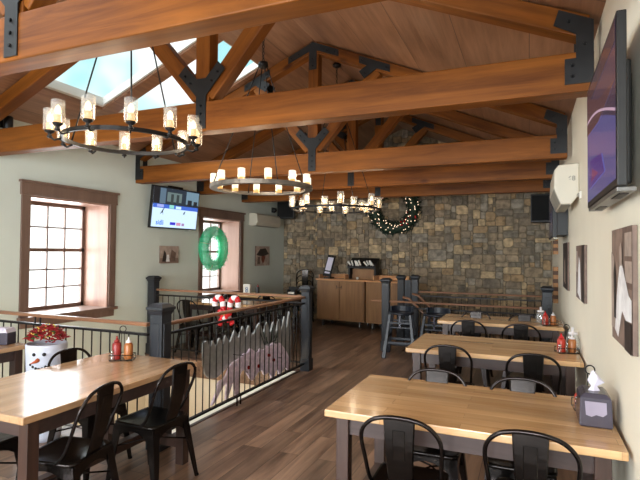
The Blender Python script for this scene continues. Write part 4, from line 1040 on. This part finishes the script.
# ------------------------------------------------------------------ light
w = bpy.data.worlds.new('world'); sc.world = w; w.use_nodes = True; nt = w.node_tree; N = nt.nodes; L = nt.links
bg = N['Background']; tc = N.new('ShaderNodeTexCoord'); no = N.new('ShaderNodeTexNoise'); no.inputs['Scale'].default_value = 4.6; no.inputs['Detail'].default_value = 3; no.inputs['Roughness'].default_value = .45
L.new(tc.outputs['Generated'], no.inputs['Vector']); rp = N.new('ShaderNodeValToRGB')
rp.color_ramp.elements[0].position = .43; rp.color_ramp.elements[0].color = (.42, .80, .84, 1); rp.color_ramp.elements[1].position = .53; rp.color_ramp.elements[1].color = (1.05, 1.08, 1.1, 1)
L.new(no.outputs['Fac'], rp.inputs['Fac'])
sep_ = N.new('ShaderNodeSeparateXYZ'); L.new(tc.outputs['Generated'], sep_.inputs[0])
mr = N.new('ShaderNodeMapRange'); mr.inputs['From Min'].default_value = .12; mr.inputs['From Max'].default_value = .24; L.new(sep_.outputs['Z'], mr.inputs['Value'])
mix = N.new('ShaderNodeMix'); mix.data_type = 'RGBA'; mix.inputs['A'].default_value = (1.25, 1.28, 1.25, 1); L.new(mr.outputs[0], mix.inputs['Factor']); L.new(rp.outputs['Color'], mix.inputs['B'])
L.new(mix.outputs['Result'], bg.inputs['Color']); bg.inputs['Strength'].default_value = 0.95
def area(name, loc, rot, sx, sy, e, col=(1, 1, 1)):
    li = bpy.data.lights.new(name, 'AREA'); li.shape = 'RECTANGLE'; li.size = sx; li.size_y = sy; li.energy = e; li.color = col
    o = bpy.data.objects.new(name, li); C.objects.link(o); o.location = loc; o.rotation_euler = rot; return o
# daylight outside the windows (left windows are blown out to white in the view)
for (y0, y1, z0, z1), e in zip(WIN, (85, 50)):
    area('window_daylight', (XL - WT - .25, (y0 + y1) / 2, (z0 + z1) / 2 + .1), (0, -PI / 2, 0), 1.9, 1.7, e, (.93, .97, 1))
for i in range(3): area('window_daylight', ((fx[2 * i + 1] + fx[2 * i + 2]) / 2, YF - .4, 1.6), (PI / 2, 0, 0), 1.4, 1.8, 190, (.88, .95, 1))  # added fill panels outside the invented front windows
# soft sky light falling through the skylights
su = bpy.data.lights.new('sky_light', 'SUN'); su.energy = 9; su.angle = math.radians(70); su.color = (.88, .95, 1)
so = bpy.data.objects.new('sky_light', su); C.objects.link(so); so.rotation_euler = Vector((-.55, -.1, 1)).to_track_quat('Z', 'Y').to_euler()
# lamp of the lower level
li = bpy.data.lights.new('lower_level_lamp', 'POINT'); li.energy = 45; li.color = (1, .84, .64); li.shadow_soft_size = .15
lo = bpy.data.objects.new('lower_level_lamp', li); C.objects.link(lo); lo.location = (-4.3, 3.6, -.9)

# ------------------------------------------------------------------ camera
f, yaw, pitch, roll = 493.2, .4016, .024, -.0092
cy, sy, cp, sp = math.cos(yaw), math.sin(yaw), math.cos(pitch), math.sin(pitch)
r0 = Vector((cy, sy, 0)); up0 = Vector((sp * sy, -sp * cy, cp)); fw = Vector((-sy * cp, cy * cp, sp))
cr, sr = math.cos(roll), math.sin(roll)
right = r0 * cr - up0 * sr; up = r0 * sr + up0 * cr
cam = bpy.data.cameras.new('camera'); cam.sensor_width = 36; cam.lens = f / 640 * 36; cam.clip_start = .05
co = bpy.data.objects.new('camera', cam); C.objects.link(co)
co.matrix_world = Matrix(((right.x, up.x, -fw.x, 0), (right.y, up.y, -fw.y, 0), (right.z, up.z, -fw.z, 1.625), (0, 0, 0, 1)))
sc.camera = co
sc.view_settings.view_transform = 'Standard'; sc.view_settings.look = 'None'; sc.view_settings.gamma = 1; sc.view_settings.exposure = 0.42
sc.view_settings.use_curve_mapping = False
